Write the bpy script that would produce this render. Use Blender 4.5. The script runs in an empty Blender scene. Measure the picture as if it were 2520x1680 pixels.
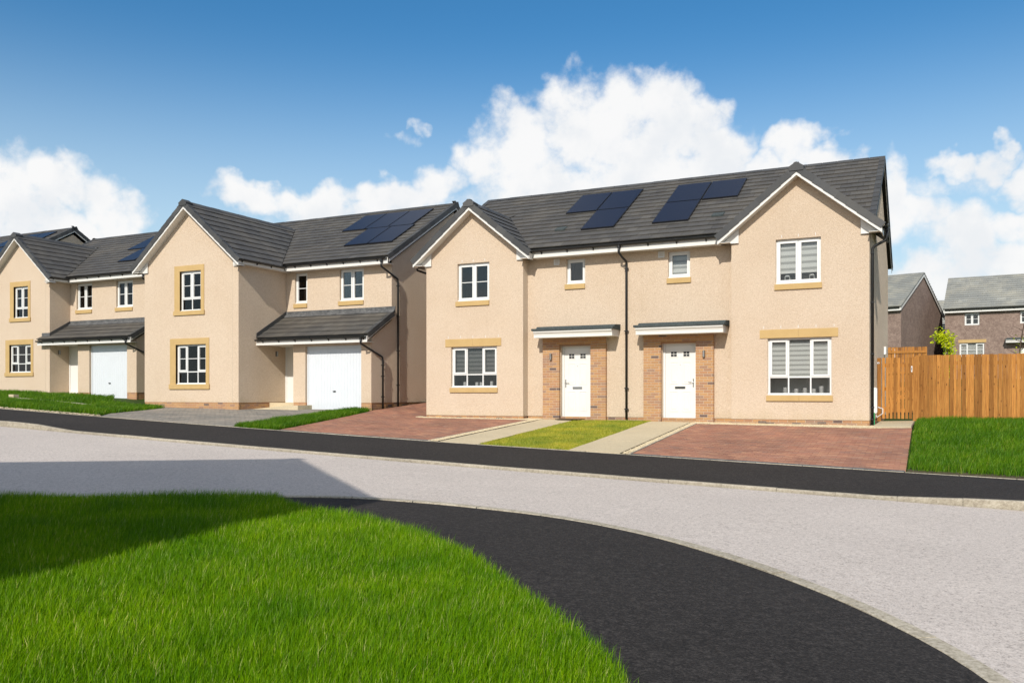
import bpy, math, random
import numpy as np
from mathutils import Vector, Matrix
from mathutils.geometry import tessellate_polygon
random.seed(7); rng = np.random.default_rng(11)
S = bpy.context.scene
COL = S.collection
R = math.radians

# ------------------------------------------------------------------ camera
# world axes: x runs along the house fronts (to the right), y runs from the street into the plots, z up
CAMZ = 1.6
cam = bpy.data.objects.new('camera', bpy.data.cameras.new('camera'))
COL.objects.link(cam)
cam.location = (0, 0, CAMZ)
cam.rotation_euler = (R(90), 0, R(26.3))
cam.data.sensor_width = 36
cam.data.lens = 30.49
cam.data.shift_y = 0.0508
cam.data.clip_start = 0.05
cam.data.clip_end = 5000
S.camera = cam
CAM = Vector((0, 0, CAMZ))

# ------------------------------------------------------------------ sun, sky, exposure
LIGHT = Vector((-0.15, 1.0, -0.70)).normalized()
sun = bpy.data.objects.new('sun', bpy.data.lights.new('sun', 'SUN'))
COL.objects.link(sun)
sun.data.energy = 4.3
sun.data.angle = R(0.7)
sun.data.color = (1.0, 0.945, 0.86)
sun.rotation_euler = LIGHT.to_track_quat('-Z', 'Y').to_euler()
SUN_EL = math.asin(-LIGHT.z)
SUN_ROT = math.atan2(-LIGHT.x, -LIGHT.y)          # clockwise from +y, as the sky node counts it
VS = S.view_settings
VS.view_transform = 'Standard'; VS.look = 'None'; VS.exposure = 0.0; VS.gamma = 1.0
VS.use_curve_mapping = False

W = bpy.data.worlds.new('World'); S.world = W; W.use_nodes = True
def build_world():
    nt = W.node_tree; N = nt.nodes; K = nt.links
    N.clear()
    out = N.new('ShaderNodeOutputWorld'); bg = N.new('ShaderNodeBackground')
    K.new(bg.outputs[0], out.inputs[0]); bg.inputs[1].default_value = SKY
    sky = N.new('ShaderNodeTexSky'); sky.sky_type = 'NISHITA'; sky.sun_disc = False
    sky.sun_elevation = SUN_EL; sky.sun_rotation = SUN_ROT
    sky.altitude = 0; sky.air_density = 1.0; sky.dust_density = 0.8; sky.ozone_density = 3.2
    hs = N.new('ShaderNodeHueSaturation'); hs.inputs['Hue'].default_value = 0.494; hs.inputs['Saturation'].default_value = 1.30
    hs.inputs['Value'].default_value = 1.0
    K.new(sky.outputs[0], hs.inputs['Color'])
    def M(op, a, b=None, c=None, clamp=False):
        n = N.new('ShaderNodeMath'); n.operation = op; n.use_clamp = clamp
        for i, x in enumerate((a, b, c)):
            if x is None: continue
            if isinstance(x, (int, float)): n.inputs[i].default_value = x
            else: K.new(x, n.inputs[i])
        return n.outputs[0]
    def V(op, a, b=None):
        n = N.new('ShaderNodeVectorMath'); n.operation = op
        for i, x in enumerate((a, b)):
            if x is None: continue
            if isinstance(x, tuple): n.inputs[i].default_value = x
            else: K.new(x, n.inputs[i])
        return n
    tc = N.new('ShaderNodeTexCoord')
    d = V('NORMALIZE', tc.outputs['Generated']).outputs[0]
    def noise(vec, scale, detail, rough=0.5):
        n = N.new('ShaderNodeTexNoise'); n.inputs['Scale'].default_value = scale
        n.inputs['Detail'].default_value = detail; n.inputs['Roughness'].default_value = rough
        K.new(vec, n.inputs['Vector']); return n
    sp = N.new('ShaderNodeSeparateXYZ'); K.new(d, sp.inputs[0])
    az = M('MULTIPLY', M('ARCTAN2', sp.outputs[0], sp.outputs[1]), 57.2958)     # degrees clockwise from +y
    el = M('MULTIPLY', M('ARCSINE', sp.outputs[2]), 57.2958)
    cb = N.new('ShaderNodeCombineXYZ'); K.new(az, cb.inputs[0]); K.new(el, cb.inputs[1])
    w1 = noise(d, 11, 2); w2 = noise(d, 34, 3)
    def warp(n, amp):
        s = V('SUBTRACT', n.outputs['Color'], (0.5, 0.5, 0.5)).outputs[0]
        return V('MULTIPLY', s, (amp, amp, 0)).outputs[0]
    p = V('ADD', V('ADD', cb.outputs[0], warp(w1, 4.5)).outputs[0], warp(w2, 2.4)).outputs[0]
    dens = None
    for (a, e, ra, re, g) in CLOUDS:
        q = V('MULTIPLY', V('SUBTRACT', p, (a, e, 0)).outputs[0], (1 / ra, 1 / re, 0)).outputs[0]
        r2 = V('DOT_PRODUCT', q, q).outputs['Value']
        m = M('MULTIPLY', M('SUBTRACT', 1.0, r2), g)
        dens = m if dens is None else M('MAXIMUM', dens, m)
    # heavier unseen cumulus, added round the horizon and overhead for white fill light
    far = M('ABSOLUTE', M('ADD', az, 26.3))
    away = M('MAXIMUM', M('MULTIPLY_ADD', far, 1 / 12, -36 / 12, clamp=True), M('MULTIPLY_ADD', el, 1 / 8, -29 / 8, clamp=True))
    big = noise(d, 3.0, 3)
    fill_bank = M('MULTIPLY', M('SUBTRACT', big.outputs['Fac'], 0.47), 7.0)
    fill_bank = M('ADD', M('MULTIPLY', away, fill_bank), M('MULTIPLY', M('SUBTRACT', away, 1.0), 4.0))
    dens = M('MAXIMUM', M('MAXIMUM', dens, -3.0), fill_bank)
    fine = noise(d, 30, 8, 0.60)
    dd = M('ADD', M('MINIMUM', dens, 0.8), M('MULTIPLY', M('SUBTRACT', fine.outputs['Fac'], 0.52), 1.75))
    mr = N.new('ShaderNodeMapRange'); mr.interpolation_type = 'SMOOTHSTEP'
    K.new(dd, mr.inputs[0]); mr.inputs[1].default_value = -0.12; mr.inputs[2].default_value = 0.78
    up = M('MULTIPLY_ADD', el, 1 / 2.0, 0.0, clamp=True)
    alpha = M('MULTIPLY', M('MULTIPLY', mr.outputs[0], up), 0.97)
    shade = noise(d, 17, 5, 0.5)
    sm = N.new('ShaderNodeMapRange'); sm.interpolation_type = 'SMOOTHSTEP'
    K.new(M('ADD', shade.outputs['Fac'], M('MULTIPLY', M('SUBTRACT', fine.outputs['Fac'], 0.5), 0.35)), sm.inputs[0])
    sm.inputs[1].default_value = 0.30; sm.inputs[2].default_value = 0.60
    cm = N.new('ShaderNodeMix'); cm.data_type = 'RGBA'
    cm.inputs[6].default_value = (0.86 / SKY, 0.88 / SKY, 0.905 / SKY, 1); cm.inputs[7].default_value = (0.97 / SKY, 0.965 / SKY, 0.96 / SKY, 1)
    K.new(sm.outputs[0], cm.inputs[0])
    mx = N.new('ShaderNodeMix'); mx.data_type = 'RGBA'
    # thin pale haze that thickens towards the horizon all round
    hz = N.new('ShaderNodeMapRange'); hz.interpolation_type = 'SMOOTHERSTEP'
    K.new(el, hz.inputs[0]); hz.inputs[1].default_value = 25.0; hz.inputs[2].default_value = 3.0
    hm = N.new('ShaderNodeMix'); hm.data_type = 'RGBA'
    K.new(M('MULTIPLY', hz.outputs[0], 0.72), hm.inputs[0]); K.new(hs.outputs[0], hm.inputs[6]); hm.inputs[7].default_value = (0.66 / SKY, 0.82 / SKY, 0.90 / SKY, 1)
    K.new(alpha, mx.inputs[0]); K.new(hm.outputs[2], mx.inputs[6]); K.new(cm.outputs[2], mx.inputs[7])
    K.new(mx.outputs[2], bg.inputs[0])
SKY = 0.13
# bearing, height, half width, half height in degrees, weight
CLOUDS = [
    (-55.56, 10.75, 2.63, 2.89, 1), (-53.21, 11.97, 2.52, 2.18, 1), (-51.12, 10.67, 2.25, 1.96, 1), (-54.23, 8.66, 4.49, 2.03, 1),
    (-42.43, 12.21, 3.72, 1.05, 0.9), (-38.51, 12.01, 2.61, 1.55, 1), (-34.47, 12.16, 3.38, 1.48, 1), (-31.35, 13.32, 2.14, 1.86, 1),
    (-35.6, 10.76, 7.0, 1.42, 1), (-27.91, 14.99, 2.73, 2.44, 1), (-25.61, 16.06, 3.45, 3.31, 1), (-22.45, 18.0, 3.15, 3.01, 1),
    (-19.88, 16.76, 4.26, 3.72, 1), (-15.94, 17.89, 3.48, 2.41, 1), (-14.28, 16.77, 2.48, 2.67, 1), (-12.64, 14.85, 2.99, 2.66, 1),
    (-17.62, 14.3, 6.19, 3.7, 1), (-24.17, 13.63, 5.46, 2.3, 1), (-8.12, 14.92, 2.08, 2.13, 1), (-6.45, 13.89, 1.91, 1.62, 1),
    (-9.96, 13.37, 2.65, 1.66, 1), (-2.49, 11.51, 1.32, 2.76, 1), (-1.18, 10.14, 2.24, 1.95, 1), (1.02, 8.71, 2.72, 2.17, 1),
    (2.3, 12.87, 1.33, 1.21, 0.9), (2.87, 13.92, 0.61, 0.85, 0.9), (3.9, 11.61, 1.4, 1.37, 0.9), (0.45, 13.26, 1.49, 0.82, 0.8),
    (3.79, 8.97, 1.94, 1.49, 1), (0.91, 6.71, 6.83, 1.79, 1), (-33.34, 16.08, 0.96, 0.43, 0.3), (-32.26, 16.69, 0.51, 0.37, 0.34),
    (-15.39, 12.06, 19.42, 1.69, 0.75),
]
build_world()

# ------------------------------------------------------------------ materials
def mat(name, col, rough=0.7, spec=0.5, metal=0.0):
    m = bpy.data.materials.new(name); m.use_nodes = True
    b = m.node_tree.nodes['Principled BSDF']
    b.inputs['Base Color'].default_value = (*col, 1); b.inputs['Roughness'].default_value = rough
    b.inputs['Specular IOR Level'].default_value = spec; b.inputs['Metallic'].default_value = metal
    return m
class NT:
    """short hand for a procedural material"""
    def __init__(s, name, rough=0.8, spec=0.3):
        s.m = bpy.data.materials.new(name); s.m.use_nodes = True
        s.t = s.m.node_tree; s.N = s.t.nodes; s.K = s.t.links
        s.b = s.N['Principled BSDF']; s.b.inputs['Roughness'].default_value = rough
        s.b.inputs['Specular IOR Level'].default_value = spec
        s.b.inputs['Diffuse Roughness'].default_value = 0.0
        s.tc = s.N.new('ShaderNodeTexCoord'); s.co = s.tc.outputs['Object']
    def new(s, t): return s.N.new(t)
    def link(s, a, b): s.K.new(a, b)
    def world(s):
        g = s.new('ShaderNodeNewGeometry'); return g.outputs['Position']
    def noise(s, scale, detail=3, rough=0.5, vec=None, dist=0):
        n = s.new('ShaderNodeTexNoise'); n.inputs['Scale'].default_value = scale
        n.inputs['Detail'].default_value = detail; n.inputs['Roughness'].default_value = rough
        n.inputs['Distortion'].default_value = dist
        s.link(vec or s.co, n.inputs['Vector']); return n.outputs['Fac']
    def voro(s, scale, vec=None, feature='F1'):
        n = s.new('ShaderNodeTexVoronoi'); n.inputs['Scale'].default_value = scale; n.feature = feature
        s.link(vec or s.co, n.inputs['Vector']); return n
    def ramp(s, fac, stops):
        n = s.new('ShaderNodeValToRGB'); e = n.color_ramp.elements
        while len(e) < len(stops): e.new(0.5)
        for x, (p, c) in zip(e, stops): x.position = p; x.color = (*c, 1)
        s.link(fac, n.inputs[0]); return n.outputs[0]
    def math(s, op, a, b=0.0, clamp=False):
        n = s.new('ShaderNodeMath'); n.operation = op; n.use_clamp = clamp
        for i, x in enumerate((a, b)):
            if isinstance(x, (int, float)): n.inputs[i].default_value = x
            else: s.link(x, n.inputs[i])
        return n.outputs[0]
    def mix(s, fac, a, b, mode='MIX'):
        n = s.new('ShaderNodeMix'); n.data_type = 'RGBA'; n.blend_type = mode
        for i, x in ((0, fac), (6, a), (7, b)):
            if isinstance(x, (int, float)): n.inputs[i].default_value = x
            elif isinstance(x, tuple): n.inputs[i].default_value = (*x, 1)
            else: s.link(x, n.inputs[i])
        return n.outputs[2]
    def bump(s, h, strength=0.3, dist=0.01):
        n = s.new('ShaderNodeBump'); n.inputs['Strength'].default_value = strength
        n.inputs['Distance'].default_value = dist
        s.link(h, n.inputs['Height']); s.link(n.outputs[0], s.b.inputs['Normal'])
    def rand(s):
        """one number for each piece, whether it is an object or an island of a joined mesh"""
        o = s.new('ShaderNodeObjectInfo'); g = s.new('ShaderNodeNewGeometry')
        return s.math('FRACT', s.math('ADD', o.outputs['Random'], g.outputs['Random Per Island']))
    def map(s, scale, vec=None):
        n = s.new('ShaderNodeMapping'); n.inputs['Scale'].default_value = scale
        s.link(vec or s.co, n.inputs['Vector']); return n.outputs[0]
    def color(s, c): s.link(c, s.b.inputs['Base Color'])

def m_render():
    t = NT('roughcast_render', 0.9, 0.15); w = t.world(); t.b.inputs['Diffuse Roughness'].default_value = 0.45
    a = t.noise(38, 3, 0.7, w); b = t.noise(95, 2, 0.6, w); c = t.noise(0.7, 4, 0.55, w)
    sp = t.math('ADD', t.math('MULTIPLY', a, 0.6), t.math('MULTIPLY', b, 0.4))
    col = t.ramp(sp, [(0.30, (0.46, 0.35, 0.24)), (0.44, (0.59, 0.475, 0.355)), (0.58, (0.69, 0.572, 0.445)), (0.74, (0.80, 0.705, 0.58))])
    col = t.mix(t.ramp(c, [(0.35, (0, 0, 0)), (0.7, (1, 1, 1))]), col, t.mix(1.0, col, (0.955, 0.935, 0.91), 'MULTIPLY'))
    # rain splash and damp near the ground, thin runs below
    oz = t.new('ShaderNodeSeparateXYZ'); t.link(t.co, oz.inputs[0])
    sn = t.noise(1.0, 4, 0.6, t.map((2.6, 2.6, 0.5), w))
    h = t.math('ADD', t.math('MULTIPLY', oz.outputs[2], -1.6), t.math('ADD', t.math('MULTIPLY', sn, 1.5), 0.0))
    col = t.mix(t.math('MULTIPLY', t.ramp(h, [(0.22, (0, 0, 0)), (0.75, (1, 1, 1))]), 0.40), col, t.mix(1.0, col, (0.82, 0.80, 0.66), 'MULTIPLY'))
    run = t.noise(1.0, 3, 0.6, t.map((7.0, 7.0, 0.22), w))
    col = t.mix(t.math('MULTIPLY', t.ramp(run, [(0.60, (0, 0, 0)), (0.78, (1, 1, 1))]), 0.28), col, t.mix(1.0, col, (0.86, 0.83, 0.78), 'MULTIPLY'))
    t.color(col)
    v = t.voro(60, w); h = t.math('ADD', t.math('MULTIPLY', v.outputs['Distance'], -1.0), t.math('MULTIPLY', a, 0.8))
    t.bump(h, 0.55, 0.016)
    return t.m
def m_stone():
    t = NT('golden_cast_stone', 0.8, 0.2); w = t.world()
    c = t.ramp(t.noise(3.0, 5, 0.6, w), [(0.3, (0.455, 0.305, 0.125)), (0.7, (0.525, 0.36, 0.158))])
    t.color(t.mix(t.ramp(t.noise(160, 2, 0.5, w), [(0.4, (0, 0, 0)), (0.8, (1, 1, 1))]), c, (0.55, 0.385, 0.175)))
    t.bump(t.noise(200, 2, 0.5, w), 0.15, 0.004); return t.m
def m_brick(name, stops, rough=0.85):
    t = NT(name, rough, 0.2); w = t.world()
    c = t.ramp(t.rand(), stops)
    n = t.noise(45, 4, 0.65, w)
    c = t.mix(t.ramp(n, [(0.35, (0, 0, 0)), (0.75, (1, 1, 1))]), t.mix(1.0, c, (0.82, 0.80, 0.78), 'MULTIPLY'), t.mix(1.0, c, (1.1, 1.08, 1.05), 'MULTIPLY'))
    t.color(c); t.bump(n, 0.35, 0.006); return t.m
def m_tile(name='concrete_roof_tile', lo=(0.064, 0.060, 0.055), hi=(0.084, 0.079, 0.071)):
    t = NT(name, 0.62, 0.42); w = t.world()
    r = t.rand()
    c = t.ramp(r, [(0.0, lo), (0.5, tuple((a + b) / 2 for a, b in zip(lo, hi))), (0.97, hi), (1.0, tuple(x * 1.16 for x in hi))])
    n = t.noise(0.8, 4, 0.6, w)
    c = t.mix(t.ramp(n, [(0.42, (0, 0, 0)), (0.66, (1, 1, 1))]), c, t.mix(1.0, c, (1.36, 1.30, 1.20), 'MULTIPLY'))
    sp = t.ramp(t.noise(70, 2, 0.5, w), [(0.66, (0, 0, 0)), (0.8, (1, 1, 1))])
    c = t.mix(t.math('MULTIPLY', sp, 0.35), c, (0.20, 0.19, 0.17))
    t.color(c); t.bump(t.noise(120, 3, 0.6, w), 0.25, 0.004); return t.m
def m_flecked(name, base, light, dark, sc=90, rough=0.9, bump=0.5, bd=0.008, patch=0.9, spread=(0.36, 0.5, 0.64), scuff=None):
    """aggregate surfaces: asphalt, surface dressing, concrete"""
    t = NT(name, rough, 0.25); w = t.world()
    a = t.noise(sc, 2, 0.75, w); b = t.noise(sc * 0.33, 3, 0.6, w)
    sp = t.math('ADD', t.math('MULTIPLY', a, 0.65), t.math('MULTIPLY', b, 0.35))
    c = t.ramp(sp, [(spread[0], dark), (spread[1], base), (spread[2], light)])
    p = t.noise(0.55, 5, 0.6, w)
    c = t.mix(t.ramp(p, [(0.35, (0, 0, 0)), (0.68, (1, 1, 1))]), t.mix(1.0, c, (patch, patch, patch), 'MULTIPLY'), c)
    if scuff:
        k = t.ramp(t.noise(1.6, 5, 0.62, w), [(0.70, (0, 0, 0)), (0.76, (1, 1, 1))])
        c = t.mix(t.math('MULTIPLY', k, 0.45), c, scuff)
    t.color(c); t.bump(sp, bump, bd); return t.m
def m_paver(name, stops):
    t = NT(name, 0.88, 0.2); w = t.world()
    c = t.ramp(t.rand(), stops)
    p = t.noise(0.9, 4, 0.6, w)
    c = t.mix(t.ramp(p, [(0.36, (0, 0, 0)), (0.66, (1, 1, 1))]), t.mix(1.0, c, (0.78, 0.80, 0.82), 'MULTIPLY'), t.mix(1.0, c, (1.12, 1.08, 1.05), 'MULTIPLY'))
    d = t.ramp(t.noise(2.3, 5, 0.7, w), [(0.58, (0, 0, 0)), (0.8, (1, 1, 1))])
    c = t.mix(t.math('MULTIPLY', d, 0.30), c, (0.42, 0.36, 0.30))
    n = t.noise(140, 3, 0.6, w); t.color(c); t.bump(n, 0.3, 0.004); return t.m
def m_wood(name='stained_fence_timber', lo=(0.29, 0.112, 0.024), hi=(0.62, 0.300, 0.075)):
    t = NT(name, 0.75, 0.2); r = t.rand()
    off = t.new('ShaderNodeCombineXYZ'); t.link(t.math('MULTIPLY', r, 37.0), off.inputs[0]); t.link(t.math('MULTIPLY', r, 91.0), off.inputs[2])
    ad = t.new('ShaderNodeVectorMath'); ad.operation = 'ADD'; t.link(t.co, ad.inputs[0]); t.link(off.outputs[0], ad.inputs[1])
    g = t.noise(1.0, 5, 0.65, t.map((46, 46, 2.2), ad.outputs[0]), 0.6)
    c = t.ramp(g, [(0.3, lo), (0.55, tuple((a + b) / 2 for a, b in zip(lo, hi))), (0.75, hi)])
    k = t.voro(1.0, t.map((9, 9, 3.4), ad.outputs[0]))
    kn = t.ramp(k.outputs['Distance'], [(0.07, (1, 1, 1)), (0.16, (0, 0, 0))])
    c = t.mix(t.math('MULTIPLY', kn, 0.8), c, (0.07, 0.025, 0.010))
    c = t.mix(1.0, c, t.ramp(r, [(0.0, (0.58, 0.55, 0.52)), (0.5, (0.93, 0.92, 0.91)), (1.0, (1.12, 1.10, 1.06))]), 'MULTIPLY')
    t.color(c); t.bump(g, 0.25, 0.004); return t.m
def m_glass():
    m = bpy.data.materials.new('window_glass'); m.use_nodes = True
    t = m.node_tree; N = t.nodes; N.clear(); K = t.links
    o = N.new('ShaderNodeOutputMaterial'); mx = N.new('ShaderNodeMixShader')
    tr = N.new('ShaderNodeBsdfTransparent'); gl = N.new('ShaderNodeBsdfGlossy')
    tr.inputs[0].default_value = (0.84, 0.85, 0.845, 1); gl.inputs['Roughness'].default_value = 0.01
    fr = N.new('ShaderNodeFresnel'); fr.inputs[0].default_value = 1.55
    nz = N.new('ShaderNodeTexNoise'); nz.inputs['Scale'].default_value = 1.1
    bp = N.new('ShaderNodeBump'); bp.inputs['Strength'].default_value = 0.04; bp.inputs['Distance'].default_value = 0.02
    tc = N.new('ShaderNodeTexCoord'); K.new(tc.outputs['Object'], nz.inputs['Vector'])
    K.new(nz.outputs['Fac'], bp.inputs['Height']); K.new(bp.outputs[0], gl.inputs['Normal'])
    mu = N.new('ShaderNodeMath'); mu.operation = 'MULTIPLY'; mu.inputs[1].default_value = 1.0; mu.use_clamp = True
    K.new(fr.outputs[0], mu.inputs[0]); K.new(mu.outputs[0], mx.inputs[0])
    K.new(tr.outputs[0], mx.inputs[1]); K.new(gl.outputs[0], mx.inputs[2]); K.new(mx.outputs[0], o.inputs[0]); return m
def m_leaf(name, stops, trans=0.35, rough=0.55, ramp_scale=None):
    t = NT(name, rough, 0.22); r = t.rand()
    c = t.ramp(r, stops)
    if ramp_scale:
        w = t.world(); n = t.noise(ramp_scale, 4, 0.6, w)
        c = t.mix(t.ramp(n, [(0.36, (0, 0, 0)), (0.66, (1, 1, 1))]), t.mix(1.0, c, (0.60, 0.74, 0.72), 'MULTIPLY'), t.mix(1.0, c, (1.20, 1.10, 1.0), 'MULTIPLY'))
    t.color(c)
    tr = t.new('ShaderNodeBsdfTranslucent'); t.link(c, tr.inputs[0])
    mx = t.new('ShaderNodeMixShader'); mx.inputs[0].default_value = trans
    t.link(t.b.outputs[0], mx.inputs[1]); t.link(tr.outputs[0], mx.inputs[2])
    o = [n for n in t.N if n.type == 'OUTPUT_MATERIAL'][0]; t.link(mx.outputs[0], o.inputs[0]); return t.m
def m_solar():
    t = NT('solar_cell_glass', 0.30, 0.20)
    n = t.noise(30, 2, 0.5); t.color(t.ramp(n, [(0.4, (0.010, 0.012, 0.024)), (0.6, (0.013, 0.016, 0.030))])); return t.m
def m_panel_white(name, col, rough=0.35):
    t = NT(name, rough, 0.4); w = t.world()
    t.color(t.ramp(t.noise(2.5, 4, 0.6, w), [(0.3, tuple(x * 0.965 for x in col)), (0.7, col)])); return t.m

MT = dict(
    render=m_render(), stone=m_stone(),
    brick=m_brick('buff_brick', [(0.0, (0.44, 0.25, 0.125)), (0.35, (0.53, 0.31, 0.145)), (0.62, (0.47, 0.255, 0.135)), (0.86, (0.39, 0.225, 0.14)), (0.965, (0.36, 0.23, 0.16)), (0.975, (0.17, 0.12, 0.105)), (1.0, (0.15, 0.105, 0.095))]),
    mortar=m_flecked('mortar', (0.55, 0.46, 0.35), (0.63, 0.54, 0.42), (0.46, 0.38, 0.28), 120),
    upvc=m_panel_white('white_upvc', (0.74, 0.74, 0.715)), door=m_panel_white('white_door_paint', (0.75, 0.74, 0.70)),
    garage=m_panel_white('white_steel_door', (0.66, 0.69, 0.715), 0.3), fascia=m_panel_white('white_fascia_board', (0.71, 0.69, 0.645), 0.4),
    tile=m_tile(), ridge=m_tile('dark_ridge_tile', (0.040, 0.041, 0.042), (0.062, 0.063, 0.064)),
    gutter=mat('black_gutter_plastic', (0.013, 0.013, 0.013), 0.38, 0.5), lead=m_flecked('lead_flashing', (0.11, 0.11, 0.11), (0.165, 0.165, 0.16), (0.075, 0.075, 0.075), 9),
    glass=m_glass(), dark=mat('room_paint', (0.035, 0.034, 0.033), 0.9), room=mat('room_paint_pale', (0.72, 0.70, 0.68), 0.9), mid=mat('room_paint_grey', (0.14, 0.135, 0.135), 0.9), blind=mat('blind_fabric', (0.86, 0.85, 0.83), 0.9),
    blind_dark=mat('blind_fabric_grey', (0.20, 0.20, 0.20), 0.9), sheer_dark=mat('blind_sheer_grey', (0.09, 0.09, 0.092), 0.9), sheer=mat('blind_sheer_fabric', (0.50, 0.495, 0.48), 0.9), solar=m_solar(), pframe=mat('black_panel_frame', (0.010, 0.010, 0.012), 0.4),
    red=m_paver('red_block_paver', [(0.0, (0.30, 0.145, 0.098)), (0.3, (0.37, 0.178, 0.115)), (0.6, (0.33, 0.168, 0.118)), (0.8, (0.43, 0.225, 0.138)), (1.0, (0.27, 0.155, 0.118))]),
    grey=m_paver('grey_block_paver', [(0.0, (0.25, 0.225, 0.19)), (0.5, (0.31, 0.28, 0.235)), (1.0, (0.22, 0.205, 0.18))]),
    sand=m_flecked('jointing_sand', (0.20, 0.15, 0.12), (0.27, 0.21, 0.17), (0.13, 0.10, 0.08), 60),
    slab=m_flecked('concrete_slab', (0.58, 0.485, 0.32), (0.66, 0.56, 0.385), (0.50, 0.41, 0.27), 60, patch=0.86, bump=0.2),
    kerb=m_flecked('kerb_concrete', (0.49, 0.435, 0.335), (0.62, 0.56, 0.45), (0.32, 0.28, 0.21), 30, patch=0.70, bump=0.35),
    far_kerb=m_flecked('weathered_kerb_concrete', (0.40, 0.352, 0.27), (0.50, 0.45, 0.355), (0.29, 0.25, 0.19), 30, patch=0.78, bump=0.3),
    asphalt=m_flecked('new_asphalt', (0.0265, 0.0228, 0.0205), (0.075, 0.066, 0.059), (0.009, 0.0078, 0.007), 50, 0.9, 0.6, 0.010, 0.84, (0.33, 0.5, 0.70), (0.065, 0.058, 0.05)),
    road=m_flecked('pale_surface_dressing', (0.515, 0.455, 0.405), (0.71, 0.635, 0.57), (0.15, 0.130, 0.115), 58, 0.9, 0.6, 0.010, 0.93, (0.30, 0.46, 0.68), (0.78, 0.75, 0.70)),
    mown_base=m_flecked('mown_turf', (0.34, 0.33, 0.04), (0.45, 0.42, 0.06), (0.22, 0.23, 0.026), 22),
    soil=m_flecked('soil', (0.075, 0.062, 0.032), (0.12, 0.10, 0.055), (0.04, 0.034, 0.018), 25),
    turf=m_flecked('turf_base', (0.030, 0.060, 0.004), (0.048, 0.085, 0.006), (0.016, 0.032, 0.002), 30),
    gravel=m_brick('cream_gravel', [(0.0, (0.52, 0.42, 0.26)), (0.5, (0.66, 0.55, 0.36)), (1.0, (0.72, 0.64, 0.46))]),
    wood=m_wood(), metal=mat('brushed_steel', (0.42, 0.41, 0.39), 0.35, 0.5, 1.0), black=mat('black_lamp_metal', (0.02, 0.02, 0.021), 0.4),
    white=mat('white_plastic', (0.78, 0.78, 0.77), 0.4), mat_=mat('coir_doormat', (0.085, 0.050, 0.026), 0.95), green=mat('green_plastic_pipe', (0.03, 0.33, 0.12), 0.45),
    felt=m_flecked('grey_canopy_roof', (0.062, 0.075, 0.075), (0.10, 0.115, 0.115), (0.04, 0.05, 0.05), 50),
    far_brick=m_flecked('brown_brickwork', (0.27, 0.195, 0.158), (0.35, 0.26, 0.21), (0.20, 0.14, 0.115), 9, 0.9, 0.2, 0.01, 0.86),
    far_tile=m_tile('grey_roof_tile', (0.27, 0.275, 0.26), (0.31, 0.315, 0.295)),
    bark=m_flecked('bark', (0.09, 0.06, 0.045), (0.15, 0.10, 0.075), (0.05, 0.035, 0.025), 40),
    leaf=m_leaf('yellow_green_leaf', [(0.0, (0.52, 0.60, 0.010)), (0.5, (0.66, 0.69, 0.012)), (1.0, (0.38, 0.50, 0.012))], 0.35),
    grass=m_leaf('grass_blade', [(0.0, (0.070, 0.185, 0.001)), (0.45, (0.145, 0.320, 0.001)), (0.85, (0.240, 0.430, 0.002)), (0.94, (0.31, 0.46, 0.01)), (0.975, (0.60, 0.62, 0.20))], 0.33, 0.45, 0.9),
    lawn=m_leaf('lawn_grass_blade', [(0.0, (0.055, 0.150, 0.003)), (0.45, (0.095, 0.225, 0.004)), (0.9, (0.15, 0.295, 0.006)), (1.0, (0.30, 0.36, 0.06))], 0.36, 0.5, 0.9),
    mown=m_leaf('mown_grass_blade', [(0.0, (0.30, 0.34, 0.03)), (0.5, (0.42, 0.43, 0.045)), (0.85, (0.51, 0.48, 0.07)), (1.0, (0.62, 0.52, 0.14))], 0.30, 0.6, 1.3),
    candle=mat('pale_wax', (0.62, 0.60, 0.60), 0.5),
)

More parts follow.
